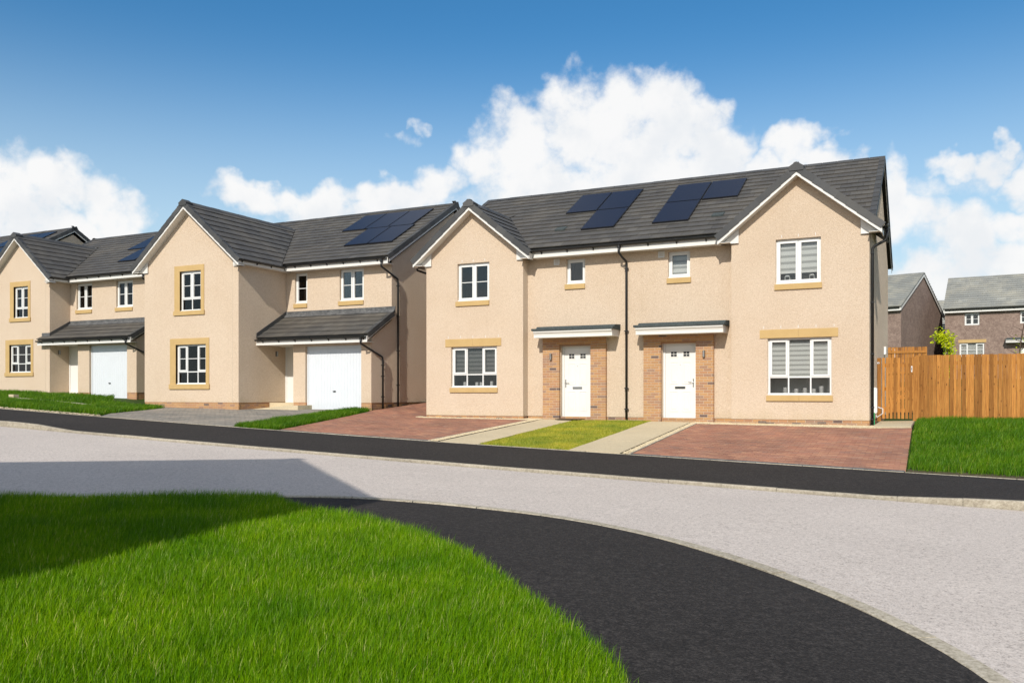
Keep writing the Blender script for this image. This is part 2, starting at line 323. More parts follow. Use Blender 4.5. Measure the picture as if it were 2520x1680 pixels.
# ------------------------------------------------------------------ mesh helpers
OFF = {}
def link(o, parent=None):
    COL.objects.link(o)
    if parent is not None:
        o.parent = parent; OFF[o.name] = OFF.get(parent.name, Vector())
    return o
def tag(o, label=None, cat=None, group=None, kind=None):
    for k, v in (('label', label), ('category', cat), ('group', group), ('kind', kind)):
        if v: o[k] = v
    return o
def thing(name, label, cat, loc, rotz=0.0, group=None, local=False):
    """an Empty at the base of a thing; its parts are then given in world metres (local: in its own)"""
    o = bpy.data.objects.new(name, None); COL.objects.link(o)
    o.location = loc; o.rotation_euler = (0, 0, rotz); o.empty_display_size = 0.3
    OFF[o.name] = Vector() if local else Vector(loc)
    return tag(o, label, cat, group)
class MB:
    def __init__(s): s.v = []; s.f = []; s.m = []
    def add(s, vs, fs, mi=0):
        b = len(s.v); s.v += [tuple(x) for x in vs]
        s.f += [tuple(b + i for i in f) for f in fs]; s.m += [mi] * len(fs); return s
    def box(s, x0, x1, y0, y1, z0, z1, mi=0):
        if x0 > x1: x0, x1 = x1, x0
        if y0 > y1: y0, y1 = y1, y0
        if z0 > z1: z0, z1 = z1, z0
        v = [(x, y, z) for z in (z0, z1) for y in (y0, y1) for x in (x0, x1)]
        return s.add(v, [(0, 2, 3, 1), (4, 5, 7, 6), (0, 1, 5, 4), (2, 6, 7, 3), (0, 4, 6, 2), (1, 3, 7, 5)], mi)
    def prism(s, bottom, top, mi=0):
        n = len(bottom)
        fs = [tuple(range(n - 1, -1, -1)), tuple(range(n, 2 * n))] + [(i, (i + 1) % n, n + (i + 1) % n, n + i) for i in range(n)]
        return s.add(list(bottom) + list(top), fs, mi)
    def ext_y(s, poly, y0, y1, mi=0):      # polygon in x,z pushed along y
        return s.prism([(x, y0, z) for x, z in poly], [(x, y1, z) for x, z in poly], mi)
    def ext_x(s, poly, x0, x1, mi=0):      # polygon in y,z pushed along x
        return s.prism([(x0, y, z) for y, z in poly], [(x1, y, z) for y, z in poly], mi)
    def tube(s, pts, r, n=8, mi=0, taper=None):
        pts = [Vector(p) for p in pts]; b = len(s.v); k = len(pts)
        for i, p in enumerate(pts):
            d = (pts[min(i + 1, k - 1)] - pts[max(i - 1, 0)]).normalized()
            a = d.orthogonal().normalized() if i == 0 else (a - d * a.dot(d)).normalized()
            c = d.cross(a); rr = r if taper is None else r * (1 + (taper - 1) * i / (k - 1))
            for j in range(n):
                t = 2 * math.pi * j / n; s.v.append(tuple(p + (a * math.cos(t) + c * math.sin(t)) * rr))
        for i in range(k - 1):
            for j in range(n):
                j2 = (j + 1) % n
                s.f.append((b + i * n + j, b + i * n + j2, b + (i + 1) * n + j2, b + (i + 1) * n + j)); s.m.append(mi)
        s.f.append(tuple(b + j for j in reversed(range(n)))); s.f.append(tuple(b + (k - 1) * n + j for j in range(n))); s.m += [mi, mi]
        return s
    def mesh(s, name, mats, off=Vector(), smooth=False):
        me = bpy.data.meshes.new(name)
        me.from_pydata([(x - off.x, y - off.y, z - off.z) for x, y, z in s.v], [], s.f)
        for m in (mats if isinstance(mats, (list, tuple)) else [mats]): me.materials.append(MT[m])
        me.polygons.foreach_set('material_index', s.m)
        if smooth: me.polygons.foreach_set('use_smooth', [True] * len(s.f))
        me.update(); return me
    def build(s, name, mats, parent=None, smooth=False):
        off = OFF.get(parent.name, Vector()) if parent is not None else Vector()
        return link(bpy.data.objects.new(name, s.mesh(name, mats, off, smooth)), parent)
def inst(name, me, parent, mtx):
    """an object sharing mesh data, placed by a world matrix"""
    o = bpy.data.objects.new(name, me); link(o, parent)
    m = mtx.copy(); m.translation = m.translation - OFF[o.name] if parent is not None else m.translation
    o.matrix_basis = m; return o
def frame(p, a, b, n):
    m = Matrix.Identity(4)
    for i in range(3): m[i][0] = a[i]; m[i][1] = b[i]; m[i][2] = n[i]; m[i][3] = p[i]
    return m
def structure(o, kind='structure', label=None, cat=None): o['kind'] = kind; return tag(o, label, cat)

# ------------------------------------------------------------------ lie of the land
def kerb_z(u):
    u = np.clip(u, -46, 14); return -0.03 - 0.0285 * u + 0.00034 * u * u
def back_z(u):
    u = np.clip(u, -46, 14); return 0.125 - 0.028 * u + 0.00033 * u * u
HU = [-60, -45, -34, -29, -26.3, -21.7, -17, -14.7, -1.6, -0.5, 3, 14]
HZ = [2.3, 1.9, 1.50, 1.36, 1.12, 1.05, 1.01, 0.83, 0.77, 0.80, 0.84, 0.84]
def base(u, v):
    u = np.asarray(u, float); v = np.asarray(v, float)
    road = kerb_z(u) - 0.04 - 0.006 * (14.6 - np.clip(v, -6, 14.6))
    t = np.clip((v - 14.6) / 3.0, 0, 1); pave = kerb_z(u) * (1 - t) + back_z(u) * t
    h = np.interp(u, HU, HZ); t2 = np.clip((v - 17.6) / 5.8, 0, 1)
    k = np.interp(u, [-17.5, -14, -6, 0], [0.075, 0.045, 0.012, 0.012])
    plot = back_z(u) * (1 - t2) + h * t2 + np.clip(v - 23.4, 0, 11) * k + np.clip(v - 34, 0, 40) * 0.05
    return np.where(v < 14.6, road, np.where(v < 17.6, pave, plot))
def bz(u, v, o=0.0): return float(base(u, v)) + o
def grid_sheet(name, us, vs, m, off=0.0, zf=None):
    us = np.asarray(us, float); vs = np.asarray(vs, float)
    U, V = np.meshgrid(us, vs); Z = base(U, V) + off if zf is None else zf(U, V)
    b = MB(); nu = len(us)
    b.v = list(zip(U.ravel().tolist(), V.ravel().tolist(), np.asarray(Z).ravel().tolist()))
    for j in range(len(vs) - 1):
        for i in range(nu - 1): b.f.append((j * nu + i, j * nu + i + 1, (j + 1) * nu + i + 1, (j + 1) * nu + i))
    b.m = [0] * len(b.f); return b.build(name, m)
def quad_sheet(name, c, m, off=0.0, nu=14, nv=14, parent=None, thick=0.0):
    """patch between four corners (front left, front right, back right, back left) laid on the land"""
    b = MB(); P = []
    for j in range(nv + 1):
        for i in range(nu + 1):
            s, t = i / nu, j / nv
            x = (c[0][0] * (1 - s) + c[1][0] * s) * (1 - t) + (c[3][0] * (1 - s) + c[2][0] * s) * t
            y = (c[0][1] * (1 - s) + c[1][1] * s) * (1 - t) + (c[3][1] * (1 - s) + c[2][1] * s) * t
            P.append((x, y, bz(x, y, off)))
    n = nu + 1
    b.add(P, [(j * n + i, j * n + i + 1, (j + 1) * n + i + 1, (j + 1) * n + i) for j in range(nv) for i in range(nu)])
    if thick:
        rim = [i for i in range(n)] + [j * n + nu for j in range(1, nv + 1)] + [nv * n + i for i in range(nu - 1, -1, -1)] + [j * n for j in range(nv - 1, 0, -1)]
        top = [P[i] for i in rim]; k = len(top)
        b.add(top + [(x, y, z - thick) for x, y, z in top], [(i, k + i, k + (i + 1) % k, (i + 1) % k) for i in range(k)])
    return b.build(name, m, parent)
def poly_sheet(name, poly, m, zf, step=None):
    """polygon cut out of a fine grid so that it follows the land"""
    pts = [Vector((x, y, 0)) for x, y in poly]
    tri = tessellate_polygon([pts])
    b = MB(); b.add([(x, y, zf(x, y)) for x, y in poly], tri); o = b.build(name, m)
    import bmesh
    bm = bmesh.new(); bm.from_mesh(o.data)
    bmesh.ops.recalc_face_normals(bm, faces=bm.faces)
    lo = [min(p[k] for p in poly) for k in (0, 1)]; hi = [max(p[k] for p in poly) for k in (0, 1)]
    st = step or 1.0
    for k in (0, 1):
        x = math.ceil(lo[k] / st) * st
        while x < hi[k]:
            co = [0, 0, 0]; co[k] = x; no = [0, 0, 0]; no[k] = 1
            bmesh.ops.bisect_plane(bm, geom=bm.verts[:] + bm.edges[:] + bm.faces[:], plane_co=co, plane_no=no)
            x += st
    for v in bm.verts: v.co.z = zf(v.co.x, v.co.y)
    for f in bm.faces:
        if f.normal.z < 0: f.normal_flip()
    bm.to_mesh(o.data); bm.free(); return o

brk = [-6, 0, 4, 8, 11, 13, 14.55]
US = sorted(set([-900, -400, -200, -100, -60] + list(np.arange(-46, 14.1, 2.0)) + [30, 60, 120, 300, 900]))
VSG = [-900, -300, -100, -40] + brk + [14.65, 16, 17.55, 17.65, 19, 21, 23.4, 26, 30, 34, 40, 50, 60, 74, 110, 250, 700, 2500]
structure(grid_sheet('ground', US, VSG, 'turf', -0.10))
structure(grid_sheet('road', [-90, -60] + list(np.arange(-46, 14.1, 1.0)) + [40, 80], list(np.arange(-6, 14.6, 1.0)) + [14.56], 'road'))

# far pavement, with the kerb rising beyond the dropped stretch
def upstand(u): return float(np.interp(u, [-24, -21.0, -19.6, -0.8, 0.4, 1.4], [0.10, 0.09, 0.010, 0.010, 0.065, 0.095]))
def pave_z(u, v):
    t = np.clip((np.asarray(v) - 14.6) / 3.0, 0, 1)
    up = np.interp(u, [-24, -21.0, -19.6, -0.8, 0.4, 1.4], [0.10, 0.09, 0.010, 0.010, 0.065, 0.095])
    return base(u, np.maximum(v, 14.601)) + up * (1 - t) + 0.004
structure(grid_sheet('pavement', [-90] + list(np.arange(-46, 14.1, 0.7)) + [60], [14.71, 15.2, 16.0, 16.8, 17.56], 'asphalt', zf=pave_z))

def smooth_line(pts, step=0.3):
    """even steps along a Catmull-Rom line through the points"""
    P = [Vector((*p, 0)) for p in pts]; P = [2 * P[0] - P[1]] + P + [2 * P[-1] - P[-2]]; out = []
    for i in range(1, len(P) - 2):
        n = max(2, int((P[i + 1] - P[i]).length / 0.05))
        for k in range(n):
            t = k / n; a, b, c, d = P[i - 1:i + 3]
            out.append(0.5 * ((2 * b) + (c - a) * t + (2 * a - 5 * b + 4 * c - d) * t * t + (3 * b - a - 3 * c + d) * t ** 3))
    out.append(P[-2]); res = [out[0]]; acc = 0
    for p, q in zip(out, out[1:]):
        acc += (q - p).length
        if acc >= step: res.append(q); acc = 0
    return res
def kerb_run(parent, line, zf, width, height, per=3, name='kerb_stone', m='kerb', bev=0.018, gap=0.008):
    """single stones along a line, top following zf; the line is the road face"""
    n = len(line)
    nrm = []
    for i in range(n):
        d = (line[min(i + 1, n - 1)] - line[max(i - 1, 0)]).normalized(); nrm.append(Vector((-d.y, d.x, 0)))
    for i in range(0, n - 1, per):
        idx = list(range(i, min(i + per, n - 1) + 1))
        if len(idx) < 2: continue
        b = MB(); rings = []; jz = random.uniform(-0.004, 0.004)
        for k, j in enumerate(idx):
            p = line[j].copy()
            if k == 0: p += (line[idx[1]] - p).normalized() * gap
            if k == len(idx) - 1: p += (line[idx[-2]] - p).normalized() * gap
            z = zf(p.x, p.y) + jz; q = nrm[j]
            prof = [(0, -height), (0, -bev), (bev, 0), (width - 0.006, 0), (width, -0.006), (width, -height)]
            rings.append([(p.x + q.x * w, p.y + q.y * w, z + h) for w, h in prof])
        m_ = len(rings[0]); vs = [v for r in rings for v in r]
        fs = [(a * m_ + c, (a + 1) * m_ + c, (a + 1) * m_ + c + 1, a * m_ + c + 1) for a in range(len(rings) - 1) for c in range(m_ - 1)]
        fs += [tuple(range(m_)), tuple(reversed(range((len(rings) - 1) * m_, len(rings) * m_)))]
        b.add(vs, fs); b.build(name, m, parent)
def sempty(name):
    o = bpy.data.objects.new(name, None); COL.objects.link(o); OFF[o.name] = Vector(); o['kind'] = 'structure'; return o
far_kerb = sempty('kerb')
kerb_run(far_kerb, [Vector((u, 14.585, 0)) for u in np.arange(-42, 12.1, 0.3)], lambda u, v: bz(u, 14.601) + upstand(u) + 0.006, 0.13, 0.22, gap=0.003, m='far_kerb')
edging = sempty('pavement_edging')
kerb_run(edging, [Vector((u, 17.56, 0)) for u in np.arange(-42, 12.1, 0.3)], lambda u, v: bz(u, 17.601) + 0.012, 0.055, 0.12, bev=0.004)

# near corner: kerb, footpath and verge follow the bend
NK = [(-30, -9.3), (-20, -0.9), (-14.5, 3.72), (-10.66, 6.96), (-9.49, 7.95), (-8.26, 9.04), (-7.34, 9.70), (-6.45, 9.95), (-5.43, 10.02), (-4.15, 9.88), (-2.88, 9.38), (-1.76, 8.59),
      (-0.86, 7.72), (-0.17, 6.83), (0.33, 5.95), (0.75, 4.7), (0.95, 3.0), (1.0, 0), (1.0, -6)]
GE = [(-7.95, 8.95), (-7.55, 8.62), (-6.96, 8.40), (-6.24, 8.27), (-5.31, 7.95), (-4.55, 7.50), (-3.86, 6.98), (-3.05, 6.22), (-2.35, 5.50), (-1.9, 5.0), (-1.59, 4.58), (-1.3, 4.0), (-1.05, 3.0), (-0.9, 0), (-0.9, -6)]
nk = smooth_line(NK, 0.3)
def nz(u, v): return bz(u, min(v, 14.5)) + 0.055
near_kerb = sempty('kerb')
kerb_run(near_kerb, list(reversed(nk)), lambda u, v: nz(u, v) + 0.012, 0.155, 0.2, bev=0.025)
def offset_line(line, w):
    out = []; n = len(line)
    for i in range(n):
        d = (line[min(i + 1, n - 1)] - line[max(i - 1, 0)]).normalized(); out.append((line[i].x + d.y * w, line[i].y - d.x * w))
    return out
kb = offset_line(nk, 0.147)
ge = [(p.x, p.y) for p in smooth_line(GE, 0.3)]
i0 = min(range(len(kb)), key=lambda i: (kb[i][0] - ge[0][0]) ** 2 + (kb[i][1] - ge[0][1]) ** 2)
def rag(l, a):
    return [(x + random.uniform(-a, a), y + random.uniform(-a, a)) for x, y in l]
structure(poly_sheet('footpath', rag(kb[i0:], 0.014) + ge[::-1], 'asphalt', lambda u, v: nz(u, v) - 0.002 + 0.012 * math.sin(1.3 * u) * 0.3, 0.8))
lawn_poly = kb[:i0 + 1] + ge[1:] + [(-0.9, -9), (-30, -11)]
def mound(u, v): return nz(u, v) + 0.012
structure(poly_sheet('lawn', lawn_poly, 'turf', mound, 1.0))

# ------------------------------------------------------------------ plots: drives, paths, borders
def clip_poly(p, planes):
    for (a, b, c) in planes:
        out = []; n = len(p)
        for i in range(n):
            P, Q = p[i], p[(i + 1) % n]; d0 = a * P[0] + b * P[1] + c; d1 = a * Q[0] + b * Q[1] + c
            if d0 >= 0: out.append(P)
            if (d0 >= 0) != (d1 >= 0): t = d0 / (d0 - d1); out.append((P[0] + (Q[0] - P[0]) * t, P[1] + (Q[1] - P[1]) * t))
        p = out
        if len(p) < 3: return []
    return p
def half_planes(poly):
    out = []; n = len(poly)
    for i in range(n):
        (x0, y0), (x1, y1) = poly[i], poly[(i + 1) % n]; out.append((-(y1 - y0), x1 - x0, (y1 - y0) * x0 - (x1 - x0) * y0))
    return out
def paving(sheet, poly, m, budget, bw=0.2, bh=0.1, gap=0.004, off=0.012):
    """blocks in stretcher courses; poly counter-clockwise and convex. The nearest are single objects"""
    pl = half_planes(poly); xs = [p[0] for p in poly]; ys = [p[1] for p in poly]
    whole, cut = [], []
    r = 0; y = min(ys)
    while y < max(ys):
        x = min(xs) - (bw / 2 if r % 2 else 0)
        while x < max(xs):
            q = [(x + gap / 2, y + gap / 2), (x + bw - gap / 2, y + gap / 2), (x + bw - gap / 2, y + bh - gap / 2), (x + gap / 2, y + bh - gap / 2)]
            c = clip_poly(q, pl)
            if c:
                full = all(a * px + b * py + k > 0 for a, b, k in pl for px, py in q)
                (whole if full else cut).append(c)
            x += bw
        y += bh; r += 1
    whole.sort(key=lambda q: q[0][0] ** 2 + q[0][1] ** 2)
    b0 = MB(); w, h = (bw - gap) / 2, (bh - gap) / 2; e = 0.006
    b0.prism([(-w, -h, -0.02), (w, -h, -0.02), (w, h, -0.02), (-w, h, -0.02)], [(-w, -h, -e), (w, -h, -e), (w, h, -e), (-w, h, -e)])
    b0.f = [f for k, f in enumerate(b0.f) if k > 1]; b0.m = [0] * len(b0.f)
    t = len(b0.v); b0.v += [(-w + e, -h + e, 0), (w - e, -h + e, 0), (w - e, h - e, 0), (-w + e, h - e, 0)]
    b0.f += [(t, t + 1, t + 2, t + 3)] + [(4 + i, 4 + (i + 1) % 4, t + (i + 1) % 4, t + i) for i in range(4)]; b0.m = [0] * len(b0.f)
    me = b0.mesh('paver', m)
    for q in whole[:budget]:
        cx, cy = sum(p[0] for p in q) / 4, sum(p[1] for p in q) / 4
        z = bz(cx, cy, off) + random.uniform(-0.0015, 0.0015)
        a = Vector((0.1, 0, bz(cx + 0.1, cy) - bz(cx, cy))).normalized(); bb = Vector((0, 0.1, bz(cx, cy + 0.1) - bz(cx, cy))).normalized()
        n = a.cross(bb).normalized(); inst('paver', me, sheet, frame((cx, cy, z), a, n.cross(a), n))
    b = MB()
    for q in whole[budget:] + cut:
        j = random.uniform(-0.0015, 0.0015)
        cx, cy = sum(p[0] for p in q) / len(q), sum(p[1] for p in q) / len(q)
        top = [(cx + (x - cx) * 0.97, cy + (y - cy) * 0.95, bz(x, y, off + j)) for x, y in q]; bot = [(x, y, bz(x, y, off - 0.02)) for x, y in q]
        b.prism(bot, top)
    o = b.build('paving', m, sheet); o['kind'] = 'stuff'

drive_r = structure(quad_sheet('driveway', [(-5.90, 17.74), (-0.58, 17.74), (-0.62, 23.05), (-5.90, 23.25)], 'sand', -0.006))
paving(drive_r, [(-5.90, 17.74), (-0.58, 17.74), (-0.62, 23.05), (-5.90, 23.25)], 'red', 300)
drive_l = structure(quad_sheet('driveway', [(-15.55, 17.74), (-10.95, 17.74), (-10.95, 23.3), (-16.85, 23.6)], 'sand', -0.006))
paving(drive_l, [(-15.55, 17.74), (-10.95, 17.74), (-10.95, 23.3), (-16.85, 23.6)], 'red', 290)
drive_g = structure(quad_sheet('driveway', [(-16.9, 23.5), (-14.85, 23.5), (-14.85, 36), (-16.9, 36)], 'sand', -0.006))
paving(drive_g, [(-16.9, 23.5), (-14.85, 23.5), (-14.85, 34), (-16.9, 34)], 'red', 0)
drive_b = structure(quad_sheet('driveway', [(-22.3, 17.62), (-17.15, 17.62), (-17.75, 23.85), (-26.4, 22.6)], 'sand', -0.006, 18, 14))
paving(drive_b, [(-22.3, 17.62), (-17.15, 17.62), (-17.75, 23.85), (-26.4, 22.6)], 'grey', 0)
for x0, x1 in ((-5.9, -0.6), (-15.5, -10.95)):
    drain = structure(quad_sheet('drain_channel', [(x0, 17.615), (x1, 17.615), (x1, 17.735), (x0, 17.735)], 'lead', 0.012, 20, 1, thick=0.03))
# concrete garden paths of separate slabs
for x0, x1 in ((-10.62, -9.58), (-7.32, -6.14)):
    gp = structure(quad_sheet('garden_path', [(x0, 17.62), (x1, 17.62), (x1, 23.7), (x0, 23.7)], 'sand', -0.004, 2, 8))
    y = 17.63
    while y < 23.5:
        h = min(0.9, 23.68 - y); e = random.uniform(0, 0.006)
        quad_sheet('paving_slab', [(x0 + 0.005, y + 0.006), (x1 - 0.005, y + 0.006), (x1 - 0.005, y + h - 0.006), (x0 + 0.005, y + h - 0.006)], 'slab', 0.014 + e, 2, 3, gp, 0.03)
        y += h
gp = structure(quad_sheet('garden_path', [(-1.55, 23.1), (-0.62, 23.1), (-0.62, 26.6), (-1.55, 26.6)], 'sand', 0.002, 2, 6))
for y in (23.12, 23.72, 24.32, 24.92, 25.52):
    quad_sheet('paving_slab', [(-1.5, y + 0.005), (-0.64, y + 0.005), (-0.64, y + 0.595), (-1.5, y + 0.595)], 'slab', 0.03, 2, 2, gp, 0.04)
edge_l = sempty('path_edging')
for x in (-10.66, -10.93, -5.93, -6.12):
    quad_sheet('edging_strip', [(x - 0.02, 17.64), (x + 0.02, 17.64), (x + 0.02, 23.3), (x - 0.02, 23.3)], 'kerb' if x in (-10.93, -5.93) else 'soil', 0.022, 1, 12, edge_l, 0.05)
# stepped concrete landing by the porch of the detached house
ramp = MB()
ramp.ext_y([(-22.0, 1.03), (-20.05, 1.19), (-19.63, 1.20), (-19.63, 0.95), (-22.0, 0.95)], 23.25, 24.2)
structure(ramp.build('door_step', 'slab'))
st = MB(); st.box(-30.74, -30.46, 20.40, 20.60, 1.05, bz(-30.6, 20.5) + 0.22); structure(st.build('edging_block', 'slab'))
es = sempty('lawn_edging')
kerb_run(es, [Vector((u, 20.5, 0)) for u in np.arange(-30.4, -24.4, 0.3)], lambda u, v: bz(u, 20.5) + 0.11, 0.06, 0.3, name='edging_stone', bev=0.004)

# gravel: small stones, too many to count
def pebbles(name, label, polys, dens, r0, m='gravel', off=0.0):
    V, Fc = [], []
    ico = [(0, 0, 0.6), (0.9, 0, 0.1), (0.25, 0.85, 0.15), (-0.75, 0.5, 0.05), (-0.7, -0.55, 0.12), (0.3, -0.85, 0.08)]
    for poly in polys:
        pl = half_planes(poly); xs = [p[0] for p in poly]; ys = [p[1] for p in poly]
        n = int((max(xs) - min(xs)) * (max(ys) - min(ys)) * dens)
        for _ in range(n):
            x, y = random.uniform(min(xs), max(xs)), random.uniform(min(ys), max(ys))
            if any(a * x + b * y + c < 0 for a, b, c in pl): continue
            s = r0 * random.uniform(0.6, 1.5); t = random.uniform(0, 6.28); c_, s_ = math.cos(t) * s, math.sin(t) * s
            z = bz(x, y, off) + random.uniform(0, 0.012); k = len(V)
            V += [(x + c_ * p - s_ * q, y + s_ * p + c_ * q, z + h * s) for p, q, h in ico]
            Fc += [(k, k + i, k + (i % 5) + 1) for i in range(1, 6)]
    b = MB(); b.v = V; b.f = Fc; b.m = [0] * len(Fc)
    o = b.build(name, m); o['kind'] = 'stuff'; return tag(o, label, 'gravel')
pebbles('gravel', 'cream gravel strips beside the red driveways and along the house foot',
        [[(-10.93, 17.66), (-10.66, 17.66), (-10.66, 23.4), (-10.93, 23.4)], [(-6.12, 17.66), (-5.93, 17.66), (-5.93, 23.4), (-6.12, 23.4)],
         [(-14.95, 23.30), (-10.7, 23.30), (-10.7, 23.62), (-14.95, 23.62)], [(-6.1, 23.2), (-1.3, 23.02), (-1.3, 23.62), (-6.1, 23.9)], [(-11.3, 23.3), (-10.7, 23.3), (-10.7, 23.95), (-11.3, 23.95)]], 3800, 0.016, off=0.004)
pebbles('gravel', 'stones and bare earth crumbs at the lawn edge by the far pavement', [[(-30, 17.62), (-22.3, 17.62), (-23.0, 18.15), (-30, 18.0)]], 220, 0.024, 'slab', off=0.0)
structure(quad_sheet('gravel_bed', [(-14.97, 23.28), (-10.6, 23.28), (-10.6, 23.95), (-14.97, 23.95)], 'gravel', -0.002, 8, 2))
structure(quad_sheet('gravel_bed', [(-6.12, 23.2), (-1.3, 23.02), (-1.3, 23.95), (-6.12, 23.95)], 'gravel', -0.002, 8, 2))
structure(quad_sheet('gravel_bed', [(-10.93, 17.64), (-10.66, 17.64), (-10.66, 23.5), (-10.93, 23.5)], 'gravel', -0.001, 1, 10))
structure(quad_sheet('gravel_bed', [(-6.12, 17.64), (-5.93, 17.64), (-5.93, 23.5), (-6.12, 23.5)], 'gravel', -0.001, 1, 10))
structure(quad_sheet('soil_border', [(-45, 17.62), (-22.3, 17.62), (-23.0, 18.2), (-45, 18.2)], 'soil', -0.003, 20, 1))
structure(quad_sheet('soil_border', [(-0.56, 17.62), (12, 17.62), (12, 17.95), (-0.56, 17.95)], 'soil', -0.003, 8, 1))

# ------------------------------------------------------------------ grass
def inside(px, py, poly):
    r = np.zeros(len(px), bool); n = len(poly)
    for i in range(n):
        (x0, y0), (x1, y1) = poly[i], poly[(i + 1) % n]
        c = ((y0 > py) != (y1 > py)); xi = (x1 - x0) * (py - y0) / ((y1 - y0) if y1 != y0 else 1e-9) + x0
        r ^= c & (px < xi)
    return r
CA, SA = math.cos(R(26.3)), math.sin(R(26.3))
def grass(name, label, poly, count, h0, h1, w, zf, m='grass', lean=0.35, wind=(0.5, 0.2), weight=None, seglean=True, ragged=0.0):
    xs = [p[0] for p in poly]; ys = [p[1] for p in poly]
    X = rng.uniform(min(xs), max(xs), count * 6); Y = rng.uniform(min(ys), max(ys), count * 6)
    k = inside(X + rng.normal(0, ragged, len(X)), Y + rng.normal(0, ragged, len(Y)), poly)
    if weight is not None: k &= rng.random(len(X)) < weight(X, Y)
    X, Y = X[k][:count], Y[k][:count]; n = len(X)
    Z = zf(X, Y)
    clump = 0.5 + 0.5 * np.sin(X * 2.1 + 1.7 * np.sin(Y * 1.3)) * np.sin(Y * 2.7 + 1.1 * np.sin(X * 1.9))
    H = (h0 + (h1 - h0) * rng.random(n) ** 1.5) * (0.78 + 0.4 * clump)
    a = rng.uniform(0, 2 * math.pi, n); dx, dy = np.cos(a) * lean, np.sin(a) * lean
    g = rng.random(n) ** 1.5
    dx = (dx + wind[0] * g) * H; dy = (dy + wind[1] * g) * H
    t = rng.uniform(0, math.pi, n); wx, wy = np.cos(t), np.sin(t)
    ww = w * rng.uniform(0.6, 1.3, n)
    P = np.empty((n, 5, 3))
    P[:, 0] = np.stack([X - wx * ww, Y - wy * ww, Z - 0.01], 1); P[:, 1] = np.stack([X + wx * ww, Y + wy * ww, Z - 0.01], 1)
    mx, my, mz = X + dx * 0.32, Y + dy * 0.32, Z + H * 0.58
    P[:, 2] = np.stack([mx + wx * ww * 0.8, my + wy * ww * 0.8, mz], 1); P[:, 3] = np.stack([mx - wx * ww * 0.8, my - wy * ww * 0.8, mz], 1)
    P[:, 4] = np.stack([X + dx, Y + dy, Z + H * (1 - 0.18 * (dx * dx + dy * dy) / (H * H))], 1)
    me = bpy.data.meshes.new(name); me.vertices.add(n * 5); me.vertices.foreach_set('co', P.ravel())
    me.loops.add(n * 7); me.polygons.add(n * 2)
    b = (np.arange(n) * 5)[:, None]
    me.loops.foreach_set('vertex_index', (b + np.array([[0, 1, 2, 3, 3, 2, 4]])).ravel().astype(np.int32))
    ls = (np.arange(n) * 7)[:, None] + np.array([[0, 4]]); me.polygons.foreach_set('loop_start', ls.ravel().astype(np.int32))
    me.materials.append(MT[m]); me.update(calc_edges=True)
    o = link(bpy.data.objects.new(name, me)); o['kind'] = 'stuff'; return tag(o, label, 'grass')
def nzv(u, v): return base(u, np.minimum(v, 14.5)) + 0.067
def seen(X, Y):
    cx = CA * X + SA * Y; cz = -SA * X + CA * Y
    ok = (cz > 2.4) & (np.abs(cx) < 0.85 * cz + 1.4)
    return np.where(ok, np.clip(5.5 / np.maximum(cz, 2.6), 0, 1) ** 1.1, 0.0)
vis = [p for p in lawn_poly]
vis = [(-13.5, 4.5)] + kb[[i for i, q in enumerate(kb) if q[0] > -13.2][0]:i0 + 1] + ge[1:-2] + [(-1.2, 2.2), (-5.5, 2.2)]
grass('grass', 'long bright green grass on the near corner verge beside the black footpath', vis, 520000, 0.045, 0.135, 0.0019, nzv, weight=seen, ragged=0.04, lean=0.22, wind=(0.30, 0.13))
def rest(X, Y): return 1 - (seen(X, Y) > 0)
grass('grass', 'long green grass on the verge behind the corner house', [(-28, -9), (-14.5, 3.4), (-12, 5.5), (-1.2, 2.4), (-1.0, -6)], 26000, 0.07, 0.18, 0.006, nzv, weight=rest)
bv = lambda u, v: base(u, v) + 0.0
structure(quad_sheet('lawn', [(-9.58, 17.62), (-7.32, 17.62), (-7.32, 23.93), (-9.58, 23.7)], 'mown_base', -0.002, 6, 14))
grass('grass', 'short mown yellowish lawn between the two garden paths', [(-9.56, 17.66), (-7.34, 17.66), (-7.36, 23.85), (-9.56, 23.6)], 42000, 0.025, 0.055, 0.0042, bv, 'mown', 0.5, (0.1, 0), ragged=0.02)
grass('grass', 'narrow green wedge of lawn between grey drive and red drive', [(-17.10, 17.64), (-15.60, 17.64), (-16.9, 23.6), (-17.72, 23.8)], 26000, 0.07, 0.17, 0.0055, bv, 'lawn', ragged=0.03)
grass('grass', 'thick green lawn in front of the timber fence', [(-0.50, 17.8), (6.5, 17.8), (7.5, 26.45), (-0.55, 26.45), (-0.58, 23)], 95000, 0.08, 0.18, 0.0048, bv, 'lawn', ragged=0.05)
grass('grass', 'lower green lawn by the pavement left of the grey drive', [(-31.5, 18.15), (-22.9, 18.0), (-23.9, 20.6), (-24.7, 22.1), (-26.2, 22.3), (-26.6, 20.9), (-24.6, 20.42), (-30.4, 20.42), (-31.5, 20.4)], 46000, 0.09, 0.20, 0.0065, bv, 'lawn', ragged=0.05)
grass('grass', 'upper green lawn in front of the farthest garage', [(-46, 18.2), (-31.5, 18.2), (-31.0, 20.6), (-24.6, 20.62), (-26.2, 20.8), (-26.4, 22.3), (-28.2, 22.8), (-29.8, 24.2), (-34.6, 24.4), (-46, 24.4)], 66000, 0.10, 0.20, 0.0075, bv, 'lawn')

